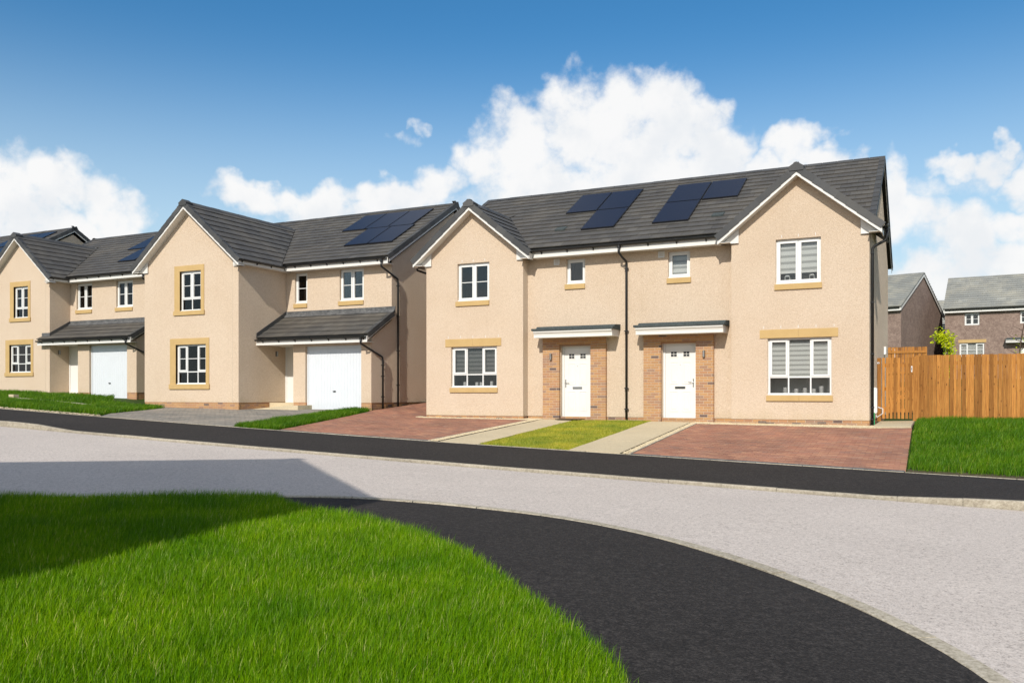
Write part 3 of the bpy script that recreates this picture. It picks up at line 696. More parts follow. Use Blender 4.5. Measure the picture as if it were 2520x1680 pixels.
# ------------------------------------------------------------------ building kit
def wall(TH, name, outline, holes, pos, m='render', depth=0.10):
    """flat wall with real openings and their reveals; pos(s, z, inwards) -> point"""
    loops = [[Vector((s, z, 0)) for s, z in outline]]
    for s0, s1, z0, z1 in holes: loops.append([Vector(p) for p in ((s0, z0, 0), (s0, z1, 0), (s1, z1, 0), (s1, z0, 0))])
    flat = [p for l in loops for p in l]
    b = MB(); b.add([pos(p.x, p.y, 0) for p in flat], [tuple(t) for t in tessellate_polygon(loops)])
    for s0, s1, z0, z1 in holes:
        c = [(s0, z0), (s1, z0), (s1, z1), (s0, z1)]; door = abs(z0 - min(z for s, z in outline)) < 0.01
        b.add([pos(*p, 0) for p in c] + [pos(*p, depth) for p in c], [(i, (i + 1) % 4, 4 + (i + 1) % 4, 4 + i) for i in range(1 if door else 0, 4)])
    o = b.build(name, m, TH)
    import bmesh
    bm = bmesh.new(); bm.from_mesh(o.data); bmesh.ops.remove_doubles(bm, verts=bm.verts, dist=1e-5); bmesh.ops.recalc_face_normals(bm, faces=bm.faces)
    bm.to_mesh(o.data); bm.free(); return o
def front(y0): return lambda s, z, d: (s, y0 + d, z)
def side(x0, sgn=1): return lambda s, z, d: (x0 - sgn * d, s, z)

def light_rects(kind, x0, x1, z0, z1):
    """(rect, opening sash?, glazing bar height or None) for each light of a window"""
    F = 0.05; X0, X1, Z0, Z1 = x0 + F, x1 - F, z0 + F, z1 - F; out = []; M_ = 0.035
    if kind == 'one': return [((X0, X1, Z0, Z1), True, None)]
    if kind == 'one_bar': return [((X0, X1, Z0, Z1), True, 0.5)]
    if kind in ('two', 'two_bar'):
        xm = (X0 + X1) / 2; b = 0.5 if kind == 'two_bar' else None
        return [((X0, xm - M_ / 2, Z0, Z1), True, b), ((xm + M_ / 2, X1, Z0, Z1), True, b)]
    if kind == 'two_low':
        xm = (X0 + X1) / 2; zt = Z0 + (Z1 - Z0) * 0.285
        for a, c in ((X0, xm - M_ / 2), (xm + M_ / 2, X1)):
            out.append(((a, c, zt + M_ / 2, Z1), True, 0.5)); out.append(((a, c, Z0, zt - M_ / 2), False, None))
        return out
    if kind in ('three_low', 'three_low_bar'):
        w = (X1 - X0); a = X0 + w * 0.315; c = X1 - w * 0.315; zt = Z0 + (Z1 - Z0) * 0.30; b = 0.5 if kind.endswith('bar') else None
        for i, (p, q) in enumerate(((X0, a - M_ / 2), (a + M_ / 2, c - M_ / 2), (c + M_ / 2, X1))):
            out.append(((p, q, zt + M_ / 2, Z1), i != 1, b)); out.append(((p, q, Z0, zt - M_ / 2), False, None))
        return out
def ring(b, x0, x1, z0, z1, t, y0, y1):
    b.box(x0, x1, y0, y1, z0, z0 + t); b.box(x0, x1, y0, y1, z1 - t, z1)
    b.box(x0, x0 + t, y0, y1, z0 + t, z1 - t); b.box(x1 - t, x1, y0, y1, z0 + t, z1 - t)
def window(TH, x0, x1, z0, z1, y, kind, blind=None, room='dark', rec=0.085, deep=1.2, fabric=('sheer', 'blind')):
    b = MB(); yf = y + rec; L = light_rects(kind, x0, x1, z0, z1)
    F = 0.05
    ring(b, x0 + 0.002, x1 - 0.002, z0 + 0.002, z1 - 0.002, F, yf, yf + 0.06)
    xs = sorted({r[0][0] for r in L} | {r[0][1] for r in L}); 
    for r, sash, bar in L:           # mullions and transoms fill what the lights leave free
        pass
    us = sorted({(r[0][0], r[0][1]) for r in L})
    for (a0, a1), (b0, b1) in zip(us, us[1:]): b.box(a1, b0, yf, yf + 0.055, z0 + F, z1 - F)
    for (a0, a1) in us:
        zs = sorted((r[0][2], r[0][3]) for r in L if r[0][0] == a0)
        for (p0, p1), (q0, q1) in zip(zs, zs[1:]): b.box(a0, a1, yf, yf + 0.055, p1, q0)
    b.box(x0 - 0.0, x1 + 0.0, yf - 0.055, yf - 0.001, z0 + 0.003, z0 + 0.032)    # white sub-sill
    w = b.build('window', 'upvc', TH)
    for (a0, a1, c0, c1), sash, bar in L:
        t = 0.0
        if sash:
            t = 0.05; s = MB(); ring(s, a0 + 0.003, a1 - 0.003, c0 + 0.003, c1 - 0.003, t, yf - 0.014, yf + 0.05); s.build('sash', 'upvc', w)
        g = MB(); g.box(a0 + t + 0.001, a1 - t - 0.001, yf + 0.022, yf + 0.026, c0 + t + 0.001, c1 - t - 0.001); g.build('pane', 'glass', w)
        if bar is not None:
            zc = c0 + t + (c1 - c0 - 2 * t) * bar; k = MB(); k.box(a0 + t + 0.002, a1 - t - 0.002, yf + 0.008, yf + 0.020, zc - 0.011, zc + 0.011); k.build('glazing_bar', 'upvc', w)
        if blind and c1 > z1 - 0.2:
            bl = MB(); zt, zb = c1 - 0.01, c0 + (c1 - c0) * blind[0]; per = blind[1]; z = zt; i = 0
            while z > zb:
                h = per * (0.60 if i % 2 else 0.40); zz = max(zb, z - h)
                bl.add([(a0 - 0.02, yf + 0.10, zz), (a1 + 0.02, yf + 0.10, zz), (a1 + 0.02, yf + 0.10, z), (a0 - 0.02, yf + 0.10, z)], [(0, 1, 2, 3)], i % 2); z = zz; i += 1
            bl.box(a0 - 0.02, a1 + 0.02, yf + 0.09, yf + 0.105, zb - 0.02, zb, 1)
            bl.build('blind', list(fabric), w)
    r = MB(); X0, X1, Z0, Z1, Y0, Y1 = x0 - 0.25, x1 + 0.25, z0 - 0.02, z1 + 0.15, y + rec + 0.062, y + rec + deep
    v = [(x, yy, z) for z in (Z0, Z1) for yy in (Y0, Y1) for x in (X0, X1)]
    r.add(v, [(0, 1, 3, 2), (4, 6, 7, 5), (2, 3, 7, 6), (0, 2, 6, 4), (1, 5, 7, 3)]); r.build('interior', room, w)
    return w
def trim(TH, name, x0, x1, z0, z1, y, proud=0.022, m='stone', split=False):
    cuts = [x0, (x0 + x1) / 2, x1] if split else [x0, x1]
    for a, c in zip(cuts, cuts[1:]):
        b = MB(); b.box(a + (0.002 if a != x0 else 0), c - (0.002 if c != x1 else 0), y - proud, y + 0.07, z0, z1); b.build(name, m, TH)
def surround(TH, x0, x1, z0, z1, y, hx0, hx1, hz0, hz1):
    trim(TH, 'lintel', x0, x1, hz1, z1, y); trim(TH, 'sill', x0 - 0.03, x1 + 0.03, z0, hz0, y, 0.05)
    trim(TH, 'jamb', x0, hx0, hz0, hz1, y, 0.021); trim(TH, 'jamb', hx1, x1, hz0, hz1, y, 0.021)

BRICK_W, BRICK_H, BED = 0.215, 0.065, 0.010
def bond(s0, s1, z0, z1, phase=0):
    out = []; z = z0; r = phase
    while z + 0.03 < z1:
        h = min(BRICK_H, z1 - z); x = s0 - (0.1125 if r % 2 else 0)
        while x < s1 - 0.02:
            a, c = max(x, s0), min(x + BRICK_W, s1)
            if s1 - c < 0.055: c = s1
            if c - a > 0.03: out.append((a, c, z, z + h))
            x += BRICK_W + BED
        z += BRICK_H + BED; r += 1
    return out
def brick_objects(TH, rects, y, depth):
    cache = {}
    for a, c, z0, z1 in rects:
        k = (round(c - a, 3), round(z1 - z0, 3))
        if k not in cache:
            b = MB(); w, h = k[0] / 2, k[1] / 2; e = 0.004
            f = [(-w + e, 0, -h + e), (w - e, 0, -h + e), (w - e, 0, h - e), (-w + e, 0, h - e)]; g = [(-w, e, -h), (w, e, -h), (w, e, h), (-w, e, h)]; d = [(x, depth, z) for x, _, z in g]
            b.add(f + g + d, [(0, 1, 2, 3)] + [(4 + i, 4 + (i + 1) % 4, (i + 1) % 4, i) for i in range(4)] + [(8 + i, 8 + (i + 1) % 4, 4 + (i + 1) % 4, 4 + i) for i in range(4)])
            cache[k] = b.mesh('brick', 'brick')
        inst('brick', cache[k], TH, Matrix.Translation(((a + c) / 2, y + random.uniform(-0.001, 0.001), (z0 + z1) / 2)))
def brickwork(TH, runs, name='brickwork'):
    """courses too small to pick apart: real bricks joined in one part. run: (pos, s0, s1, z0, z1)"""
    b = MB()
    for pos, s0, s1, z0, z1 in runs:
        for a, c, p, q in bond(s0, s1, z0, z1):
            e = 0.004
            f = [pos(a + e, p + e, 0), pos(c - e, p + e, 0), pos(c - e, q - e, 0), pos(a + e, q - e, 0)]
            g = [pos(a, p, 0.004), pos(c, p, 0.004), pos(c, q, 0.004), pos(a, q, 0.004)]; d = [pos(a, p, 0.03), pos(c, p, 0.03), pos(c, q, 0.03), pos(a, q, 0.03)]
            b.add(f + g + d, [(0, 1, 2, 3)] + [(4 + i, 4 + (i + 1) % 4, (i + 1) % 4, i) for i in range(4)] + [(8 + i, 8 + (i + 1) % 4, 4 + (i + 1) % 4, 4 + i) for i in range(4)])
        b.add([pos(s0, z0 - 0.3, 0.008), pos(s1, z0 - 0.3, 0.008), pos(s1, z1, 0.008), pos(s0, z1, 0.008)], [(0, 1, 2, 3)], 1)
    o = b.build(name, ['brick', 'mortar'], TH); o['kind'] = 'stuff'; return o

# ------------------------------------------------------------------ roofs
GAUGE, TW = 0.345, 0.30
class Roof:
    def __init__(s, TH, m='tile'):
        s.TH = TH; s.tiles = []; s.deck = MB(); s.later = []; s.m = m; s.tail = 0.046
    def slope(s, P0, a, b, L, H, clips=(), gauge=GAUGE, tw=TW, decks=None):
        P0, a, b = Vector(P0), Vector(a), Vector(b); n = a.cross(b)
        for x0, x1, h0 in (decks or [(0, L, 0)]):
            pts = [P0 + a * x0 + b * h0, P0 + a * x1 + b * h0, P0 + a * x1 + b * H, P0 + a * x0 + b * H]
            s.deck.prism([tuple(p - n * 0.05) for p in pts], [tuple(p - n * 0.012) for p in pts])
        t = -0.03; r = 0
        while t < H - 0.05:
            x = -(tw / 2 if r % 2 else 0)
            while x < L - 0.01:
                q = [(max(x, 0), t), (min(x + tw - 0.004, L), t), (min(x + tw - 0.004, L), min(t + gauge + 0.05, H)), (max(x, 0), min(t + gauge + 0.05, H))]
                full = x >= 0 and x + tw - 0.004 <= L and t + gauge + 0.05 <= H
                pl = clips((q[0][0] + q[1][0]) / 2, t) if callable(clips) else clips
                if q[1][0] - q[0][0] > 0.02:
                    c = clip_poly(q, pl)
                    if c: s.tiles.append((P0, a, b, n, c, t, full and all(A * u + B * w + C > 0 for A, B, C in pl for u, w in q), tw, gauge))
                x += tw
            t += gauge; r += 1
    def finish(s, budget=300):
        roof = s.deck.build('roof', 'ridge', s.TH); s.roof = roof
        rot = s.TH.matrix_basis if s.TH.rotation_euler.z else None
        def key(t):
            P0, a, b, n, c, t0, full, tw, g = t
            p = P0 + a * c[0][0] + b * c[0][1]; n_ = n
            if OFF[s.TH.name].length == 0:
                M3 = Matrix.Rotation(s.TH.rotation_euler.z, 3, 'Z'); p = M3 @ p + s.TH.location; n_ = M3 @ n
            d = CAM - p; return (n_.dot(d.normalized())) / d.length ** 2
        order = sorted(s.tiles, key=key, reverse=True)
        objs = [t for t in order if t[6] and key(t) > 0][:budget]; ids = {id(t) for t in objs}
        h_t, h_h, th = s.tail, 0.014, s.tail - 0.022
        cache = {}
        for (P0, a, b, n, c, t0, full, tw, g) in objs:
            if (tw, g) not in cache:
                w, l = tw - 0.004, g + 0.05; m = MB()
                m.prism([(0, 0, h_t - th), (w, 0, h_t - th), (w, l, h_h - th), (0, l, h_h - th)], [(0, 0, h_t), (w, 0, h_t), (w, l, h_h), (0, l, h_h)]); cache[(tw, g)] = m.mesh('roof_tile', s.m)
            f = frame(P0 + a * c[0][0] + b * t0 + n * random.uniform(-0.002, 0.003), a, b, n)
            inst('roof_tile', cache[(tw, g)], roof, f @ Matrix.Rotation(random.uniform(-0.004, 0.004), 4, 'Z'))
        m = MB()
        for tl in s.tiles:
            if id(tl) in ids: continue
            P0, a, b, n, c, t0, full, tw, g = tl; j = random.uniform(-0.002, 0.003)
            hh = lambda t: h_t + (h_h - h_t) * (t - t0) / (g + 0.05) + j
            m.prism([tuple(P0 + a * x + b * t + n * (hh(t) - th)) for x, t in c], [tuple(P0 + a * x + b * t + n * hh(t)) for x, t in c])
        if m.f:
            o = m.build('roof_tiles', s.m, roof); o['kind'] = 'stuff'
        for f in s.later: f(roof)
        return roof
def ridge_run(roof, p0, p1, T0, T1, end_cap=False, step=0.45, m='ridge'):
    """angular ridge tiles from p0 to p1; T0, T1 tangents of the slopes to its left and right"""
    p0, p1 = Vector(p0), Vector(p1); d = p1 - p0; n = max(1, round(d.length / step)); d = d / n; a = d.normalized(); c = a.cross(Vector((0, 0, 1))).normalized()
    w = 0.15; L = d.length; b = MB(); th = 0.02
    prof = [(-w, -w * T0), (0, 0.0), (w, -w * T1), (w, -w * T1 - th), (0, -th * 1.3), (-w, -w * T0 - th)]
    k = len(prof); gap = 0.006
    vs = [(y, x, z + 0.0) for y in (gap, L - gap) for x, z in prof]
    b.add(vs, [tuple(range(k)), tuple(reversed(range(k, 2 * k)))] + [(i, (i + 1) % k, k + (i + 1) % k, k + i) for i in range(k)])
    me = b.mesh('ridge_tile', m)
    for i in range(n):
        inst('ridge_tile', me, roof, frame(p0 + d * i + Vector((0, 0, 0.06 + random.uniform(-0.004, 0.004))), a, c, Vector((0, 0, 1))))
    if end_cap:
        e = MB(); e.prism([(-0.03, -0.17, -0.13), (-0.03, 0.17, -0.13), (-0.03, 0.19, -0.02), (-0.03, 0, 0.10), (-0.03, -0.19, -0.02)], [(0.28, -0.17, -0.13), (0.28, 0.17, -0.13), (0.28, 0.19, -0.02), (0.28, 0, 0.10), (0.28, -0.19, -0.02)])
        inst('ridge_end_cap', e.mesh('ridge_end_cap', m), roof, frame(p0, a, c, Vector((0, 0, 1))))
def verge_run(roof, P, out, up, n, H, gauge=GAUGE, m='ridge', top=0.13, face=0.12):
    """interlocking verge caps, one for each course, along a roof edge; out points away from the roof"""
    P, out, up, n = Vector(P), Vector(out), Vector(up), Vector(n)
    k = int(H / gauge); b = MB(); L = gauge + 0.02
    pr = [(-top, 0.045), (0.03, 0.050), (0.03, -face), (0.012, -face), (0.012, 0.030), (-top, 0.028)]
    m_ = len(pr); vs = [(x, y, z + (0.010 if y == 0 else -0.004)) for y in (0, L) for x, z in pr]
    b.add(vs, [tuple(range(m_)), tuple(reversed(range(m_, 2 * m_)))] + [(i, (i + 1) % m_, m_ + (i + 1) % m_, m_ + i) for i in range(m_)])
    me = b.mesh('verge_cap', m)
    for i in range(k + 1):
        if i * gauge + 0.1 > H: break
        inst('verge_cap', me, roof, frame(P + up * (i * gauge - 0.03), out, up, n))
def front_gable(TH, rf, uc, half, zA, T, yf, wl, wr, ye, ze, tm, fo=0.30, m='ridge', cap=True):
    """cross gable facing the street: slopes, verge caps, bargeboards, soffit, box ends"""
    p = math.atan(T); c, s_ = math.cos(p), math.sin(p); y0 = yf - fo; H = half / c; zE = zA - half * T
    yb = ye + (zA - ze) / tm + 0.05; L = yb - y0
    rf.slope((uc + half, y0, zE), (0, 1, 0), (-c, 0, s_), L, H, [(-tm, s_, zE - ze - (y0 - ye) * tm - 0.02)])
    rf.slope((uc - half, yb, zE), (0, -1, 0), (c, 0, s_), L, H, [(tm, s_, zE - ze - (yb - ye) * tm - 0.02)])
    def late(roof):
        verge_run(roof, (uc + half, y0, zE), (0, -1, 0), (-c, 0, s_), (s_, 0, c), H, m=m)
        verge_run(roof, (uc - half, y0, zE), (0, -1, 0), (c, 0, s_), (-s_, 0, c), H, m=m)
        ridge_run(roof, (uc, y0 - 0.02, zA), (uc, yb - 0.25, zA), T, T, cap, m=m)
        for sg in (1, -1):
            b = MB()      # valley trough
            q0 = Vector((uc + sg * half, ye + (zE - ze) / tm, zE)); q1 = Vector((uc, ye + (zA - ze) / tm, zA)); w = Vector((sg * 0.06, -0.03, 0.0))
            b.prism([tuple(q0 - w), tuple(q0 + w), tuple(q1 + w), tuple(q1 - w)], [tuple(q + Vector((0, 0, 0.02))) for q in (q0 - w, q0 + w, q1 + w, q1 - w)]); b.build('valley', m, roof)
    rf.later.append(late)
    top = lambda u: zA - abs(u - uc) * T - 0.135
    for sg in (1, -1):
        e = uc + sg * (half - 0.03)
        b = MB(); b.ext_y([(uc, top(uc)), (e, top(e)), (e, top(e) - 0.10), (uc, top(uc) - 0.10)], y0 - 0.005, y0 + 0.02); b.build('bargeboard', 'fascia', TH)
        b = MB(); b.ext_y([(uc, top(uc) - 0.070), (e, top(e) - 0.070), (e, top(e) - 0.085), (uc, top(uc) - 0.085)], y0 + 0.021, yf + 0.02); b.build('soffit', 'fascia', TH)
        w = wr if sg > 0 else wl; wi = w - sg * 0.20; zb = top(e) - 0.060
        b = MB(); b.ext_y([(wi, zb), (wi, top(wi) - 0.09), (e - sg * 0.02, top(e) - 0.09), (e - sg * 0.02, zb)], yf - 0.05, yf - 0.02); b.build('box_end', 'fascia', TH)
        b = MB(); b.box(min(w, e), max(w, e) , y0 + 0.022, yf - 0.051, zb, zb + 0.012); b.build('soffit', 'fascia', TH)
    return dict(zE=zE, y0=y0, yb=yb, top=top)
def gutter(TH, p0, p1, step=0.8, phase=0.3):
    """half-round gutter with brackets; p0, p1 at the fascia face, outside to the right of p0 -> p1"""
    p0, p1 = Vector(p0), Vector(p1); d = (p1 - p0); L = d.length; a = d.normalized(); o = Vector((a.y, -a.x, 0)); b = MB(); n = 7; r = 0.058
    arc = [(r + 0.004 - r * math.cos(math.pi * i / n), -r * math.sin(math.pi * i / n)) for i in range(n + 1)]
    inn = [(r + 0.004 - (r - 0.006) * math.cos(math.pi * i / n), -(r - 0.006) * math.sin(math.pi * i / n)) for i in range(n, -1, -1)]
    ring_ = arc + inn; k = len(ring_)
    vs = [tuple(q + o * x + Vector((0, 0, z))) for q in (p0, p1) for x, z in ring_]
    b.add(vs, [tuple(range(k)), tuple(reversed(range(k, 2 * k)))] + [(i, (i + 1) % k, k + (i + 1) % k, k + i) for i in range(k)])
    g = b.build('gutter', 'gutter', TH)
    br = MB(); w = 0.016
    prof = [(0.0, -0.02), (0.0, -0.115), (0.018, -0.115), (0.03, -0.075), (0.075, -0.068), (0.126, -0.02), (0.126, 0.012), (0.119, 0.012), (0.119, -0.02)]
    br.prism([(-w, x, z) for x, z in prof], [(w, x, z) for x, z in prof]); me = br.mesh('bracket', 'gutter')
    t = phase
    while t < L - 0.1:
        inst('bracket', me, g, frame(p0 + a * t, a, o, Vector((0, 0, 1)))); t += step
    return g
def downpipe(TH, pts, r=0.034, brackets=(), out=(0, -1, 0)):
    b = MB(); b.tube(pts, r, 10); d = b.build('downpipe', 'gutter', TH, True)
    top = Vector(pts[0]); h = MB(); h.tube([top + Vector((0, 0, 0.06)), top - Vector((0, 0, 0.05))], r + 0.012, 10); h.build('outlet', 'gutter', d)
    x, y = pts[-1][0], pts[-1][1]
    for z in brackets:
        k = MB(); k.tube([(x, y, z - 0.022), (x, y, z + 0.022)], r + 0.008, 10); o = Vector(out)
        s = Vector((o.y, -o.x, 0)); k.box(x - 0.06 if abs(o.y) else x - 0.04, x + 0.06 if abs(o.y) else x + 0.04, y - 0.04 if abs(o.y) else y - 0.06, y + 0.04 if abs(o.y) else y + 0.06, z - 0.012, z + 0.012); k.build('bracket', 'gutter', d)
def eave(TH, x0, x1, ye, yw, zs, zt, gut=True, phase=0.3, step=0.8):
    """fascia, soffit and gutter under a street-facing eave"""
    b = MB(); b.box(x0, x1, ye + 0.05, ye + 0.07, zs, zt); b.build('fascia', 'fascia', TH)
    b = MB(); b.box(x0, x1, ye + 0.071, yw + 0.02, zs + 0.01, zs + 0.022); b.build('soffit', 'fascia', TH)
    if gut: gutter(TH, (x0 + 0.02, ye + 0.05, zt - 0.005), (x1 - 0.02, ye + 0.05, zt - 0.005), step, phase)
def solar(TH, x0, x1, y0, y1, ye, ze, tm):
    p = math.atan(tm); c, s_ = math.cos(p), math.sin(p); b_ = Vector((0, c, s_)); n = Vector((0, -s_, c)); P = Vector((0, ye, ze))
    q = lambda x, y, h: tuple(Vector((x, 0, 0)) + P + b_ * ((y - ye) / c) + n * h)
    b = MB(); g = 0.006
    b.prism([q(x0 + g, y0 + g, 0.02), q(x1 - g, y0 + g, 0.02), q(x1 - g, y1 - g, 0.02), q(x0 + g, y1 - g, 0.02)], [q(x0 + g, y0 + g, 0.082), q(x1 - g, y0 + g, 0.082), q(x1 - g, y1 - g, 0.082), q(x0 + g, y1 - g, 0.082)])
    f = b.build('solar_panel', 'pframe', TH); e = 0.022
    b = MB(); b.prism([q(x0 + e, y0 + e, 0.080), q(x1 - e, y0 + e, 0.080), q(x1 - e, y1 - e, 0.080), q(x0 + e, y1 - e, 0.080)], [q(x0 + e, y0 + e, 0.086), q(x1 - e, y0 + e, 0.086), q(x1 - e, y1 - e, 0.086), q(x0 + e, y1 - e, 0.086)]); b.build('panel_glass', 'solar', f)
def main_roof(TH, rf, x0, x1, ye, ze, tm, yr, gables=(), yback=None, m='ridge', panels=(), verge_face=0.12, gaps=()):
    p = math.atan(tm); c, s_ = math.cos(p), math.sin(p); H = (yr - ye) / c
    def clips(s, t):
        out = []; x = x0 + s
        for uc, zA, T in gables:
            if x >= uc: out.append((T, s_, ze - zA + (x0 - uc) * T - 0.03))
            else: out.append((-T, s_, ze - zA - (x0 - uc) * T - 0.03))
        for k in panels: pass
        return out
    decks = []; x = x0
    for g0, g1, yd in gaps:      # over a cross gable the deck starts behind the gable wall
        if g0 > x: decks.append((x - x0, g0 - x0, 0))
        decks.append((max(g0, x0) - x0, min(g1, x1) - x0, (yd - ye) / c)); x = g1
    if x < x1: decks.append((x - x0, x1 - x0, 0))
    rf.slope((x0, ye, ze), (1, 0, 0), (0, c, s_), x1 - x0, H, clips, decks=decks)
    zr = ze + (yr - ye) * tm; yb = yback or (2 * yr - ye)
    rf.deck.prism([(x1, yb, ze - 0.05), (x0, yb, ze - 0.05), (x0, yr, zr - 0.05), (x1, yr, zr - 0.05)], [(x1, yb, ze + 0.02), (x0, yb, ze + 0.02), (x0, yr, zr + 0.02), (x1, yr, zr + 0.02)])
    def late(roof):
        ridge_run(roof, (x0 - 0.03, yr, zr), (x1 + 0.03, yr, zr), tm, tm, m=m)
        for x, o in ((x0, -1), (x1, 1)):
            verge_run(roof, (x, ye, ze), (o, 0, 0), (0, c, s_), (0, -s_, c), H, m=m, face=verge_face)
            verge_run(roof, (x, yb, ze), (o, 0, 0), (0, -c, s_), (0, s_, c), H, m=m, face=verge_face)
        for x, o in ((x0, -1), (x1, 1)):
            b = MB()
            b.ext_x([(ye + 0.06, ze - 0.07), (yr, zr - 0.07), (yr, zr - 0.20), (ye + 0.06, ze - 0.20)], x - 0.012 * (o > 0) - 0.0, x + 0.012 * (o < 0)); b.ext_x([(yb - 0.06, ze - 0.07), (yr, zr - 0.07), (yr, zr - 0.20), (yb - 0.06, ze - 0.20)], x - 0.012 * (o > 0), x + 0.012 * (o < 0))
            b.build('bargeboard', 'fascia', TH)
    rf.later.append(late); return zr

# ------------------------------------------------------------------ doors and fittings
def front_door(TH, x0, x1, z0, z1, y, hinge_left=False):
    """white six-panel door with two small square lights; the handle sits on the side away from the hinges"""
    f = MB(); F = 0.06
    f.box(x0, x0 + F, y, y + 0.07, z0, z1); f.box(x1 - F, x1, y, y + 0.07, z0, z1); f.box(x0 + F, x1 - F, y, y + 0.07, z1 - F, z1); fr = f.build('door_frame', 'upvc', TH)
    t = MB(); t.box(x0 + F, x1 - F, y - 0.02, y + 0.06, z0, z0 + 0.03); t.build('threshold', 'metal', fr)
    a, c, lo, hi = x0 + F + 0.004, x1 - F - 0.004, z0 + 0.035, z1 - F - 0.004; w = c - a; h = hi - lo
    yl = y + 0.018; d = MB(); d.box(a, c, yl, yl + 0.045, lo, hi); D = d.build('door', 'door', TH)
    xm = (a + c) / 2
    def mould(px0, px1, pz0, pz1):
        b = MB(); ring(b, px0, px1, pz0, pz1, 0.018, yl - 0.010, yl); b.add([], []) ; b.prism([(px0 + 0.05, yl, pz0 + 0.05), (px1 - 0.05, yl, pz0 + 0.05), (px1 - 0.05, yl, pz1 - 0.05), (px0 + 0.05, yl, pz1 - 0.05)][::-1], [(px0 + 0.062, yl - 0.007, pz0 + 0.062), (px1 - 0.062, yl - 0.007, pz0 + 0.062), (px1 - 0.062, yl - 0.007, pz1 - 0.062), (px0 + 0.062, yl - 0.007, pz1 - 0.062)][::-1]); b.build('panel', 'door', D)
    for sx in (-1, 1):
        cx = xm + sx * w * 0.215; hw = w * 0.145
        mould(cx - hw, cx + hw, lo + h * 0.09, lo + h * 0.37); mould(cx - hw, cx + hw, lo + h * 0.47, lo + h * 0.775)
        gw, g0, g1 = 0.085, lo + h * 0.848, lo + h * 0.915
        b = MB(); ring(b, cx - gw - 0.022, cx + gw + 0.022, g0 - 0.022, g1 + 0.022, 0.022, yl - 0.012, yl); b.box(cx - gw, cx + gw, yl - 0.006, yl - 0.001, g0, g1, 1); b.build('door_light', ['door', 'black'], D)
        b = MB(); b.box(cx - 0.005, cx + 0.005, yl - 0.011, yl - 0.0065, g0, g1); b.box(cx - gw, cx + gw, yl - 0.0105, yl - 0.007, (g0 + g1) / 2 - 0.005, (g0 + g1) / 2 + 0.005); b.build('glazing_bar', 'door', D)
    zl = lo + h * 0.42; b = MB(); b.box(xm - 0.15, xm + 0.15, yl - 0.014, yl, zl - 0.033, zl + 0.033); b.box(xm - 0.135, xm + 0.135, yl - 0.019, yl - 0.0145, zl - 0.02, zl + 0.022, 1); b.build('letter_plate', ['metal', 'black'] if hinge_left else ['metal', 'metal'], D)
    zh = lo + h * 0.485; hx = c - 0.045 if hinge_left else a + 0.045; sg = -1 if hinge_left else 1
    b = MB(); b.box(hx - 0.015, hx + 0.015, yl - 0.012, yl, zh - 0.12, zh + 0.12); b.tube([(hx, yl - 0.012, zh + 0.02), (hx, yl - 0.05, zh + 0.02), (hx + sg * 0.03, yl - 0.055, zh + 0.02), (hx + sg * 0.13, yl - 0.055, zh + 0.018)], 0.009, 6); b.build('handle', 'metal', D)
    b = MB(); b.tube([(xm, yl - 0.006, lo + h * 0.735), (xm, yl, lo + h * 0.735)], 0.009, 8); b.build('spyhole', 'black', D)
    return D
def wall_lamp(TH, x, y, z, out=(0, -1, 0)):
    o = Vector(out); b = MB(); s = Vector((o.y, -o.x, 0))
    if abs(o.y): b.box(x - 0.03, x + 0.03, y - 0.02, y, z - 0.09, z + 0.09)
    else: b.box(x, x + o.x * 0.02, y - 0.03, y + 0.03, z - 0.09, z + 0.09)
    L = b.build('wall_lamp', 'black', TH); p = Vector((x, y, z)) + o * 0.055
    k = MB(); k.tube([p - Vector((0, 0, 0.09)), p + Vector((0, 0, 0.09))], 0.032, 10); k.build('lamp_shade', 'metal', L)
def canopy(TH, x0, x1, y, proj, z, h=0.29):
    b = MB()
    prof = [(y - proj, z + 0.20), (y - proj, z + 0.15), (y - proj + 0.03, z + 0.13), (y - proj + 0.05, z + 0.085), (y - proj + 0.05, z), (y, z), (y, z + 0.20)]
    b.ext_x([(p, q) for p, q in prof], x0 + 0.05, x1 - 0.05); c = b.build('porch_canopy', 'fascia', TH)
    b = MB(); b.box(x0, x1, y - proj - 0.03, y + 0.0, z + 0.203, z + 0.265); b.prism([(x0 + 0.10, y - proj + 0.08, z + 0.265), (x1 - 0.001, y - proj + 0.08, z + 0.265), (x1 - 0.001, y, z + 0.265), (x0 + 0.10, y, z + 0.265)], [(x0 + 0.10, y - proj + 0.16, z + 0.33), (x1 - 0.001, y - proj + 0.16, z + 0.33), (x1 - 0.001, y, z + 0.36), (x0 + 0.10, y, z + 0.36)]); b.build('canopy_roof', 'felt', c)
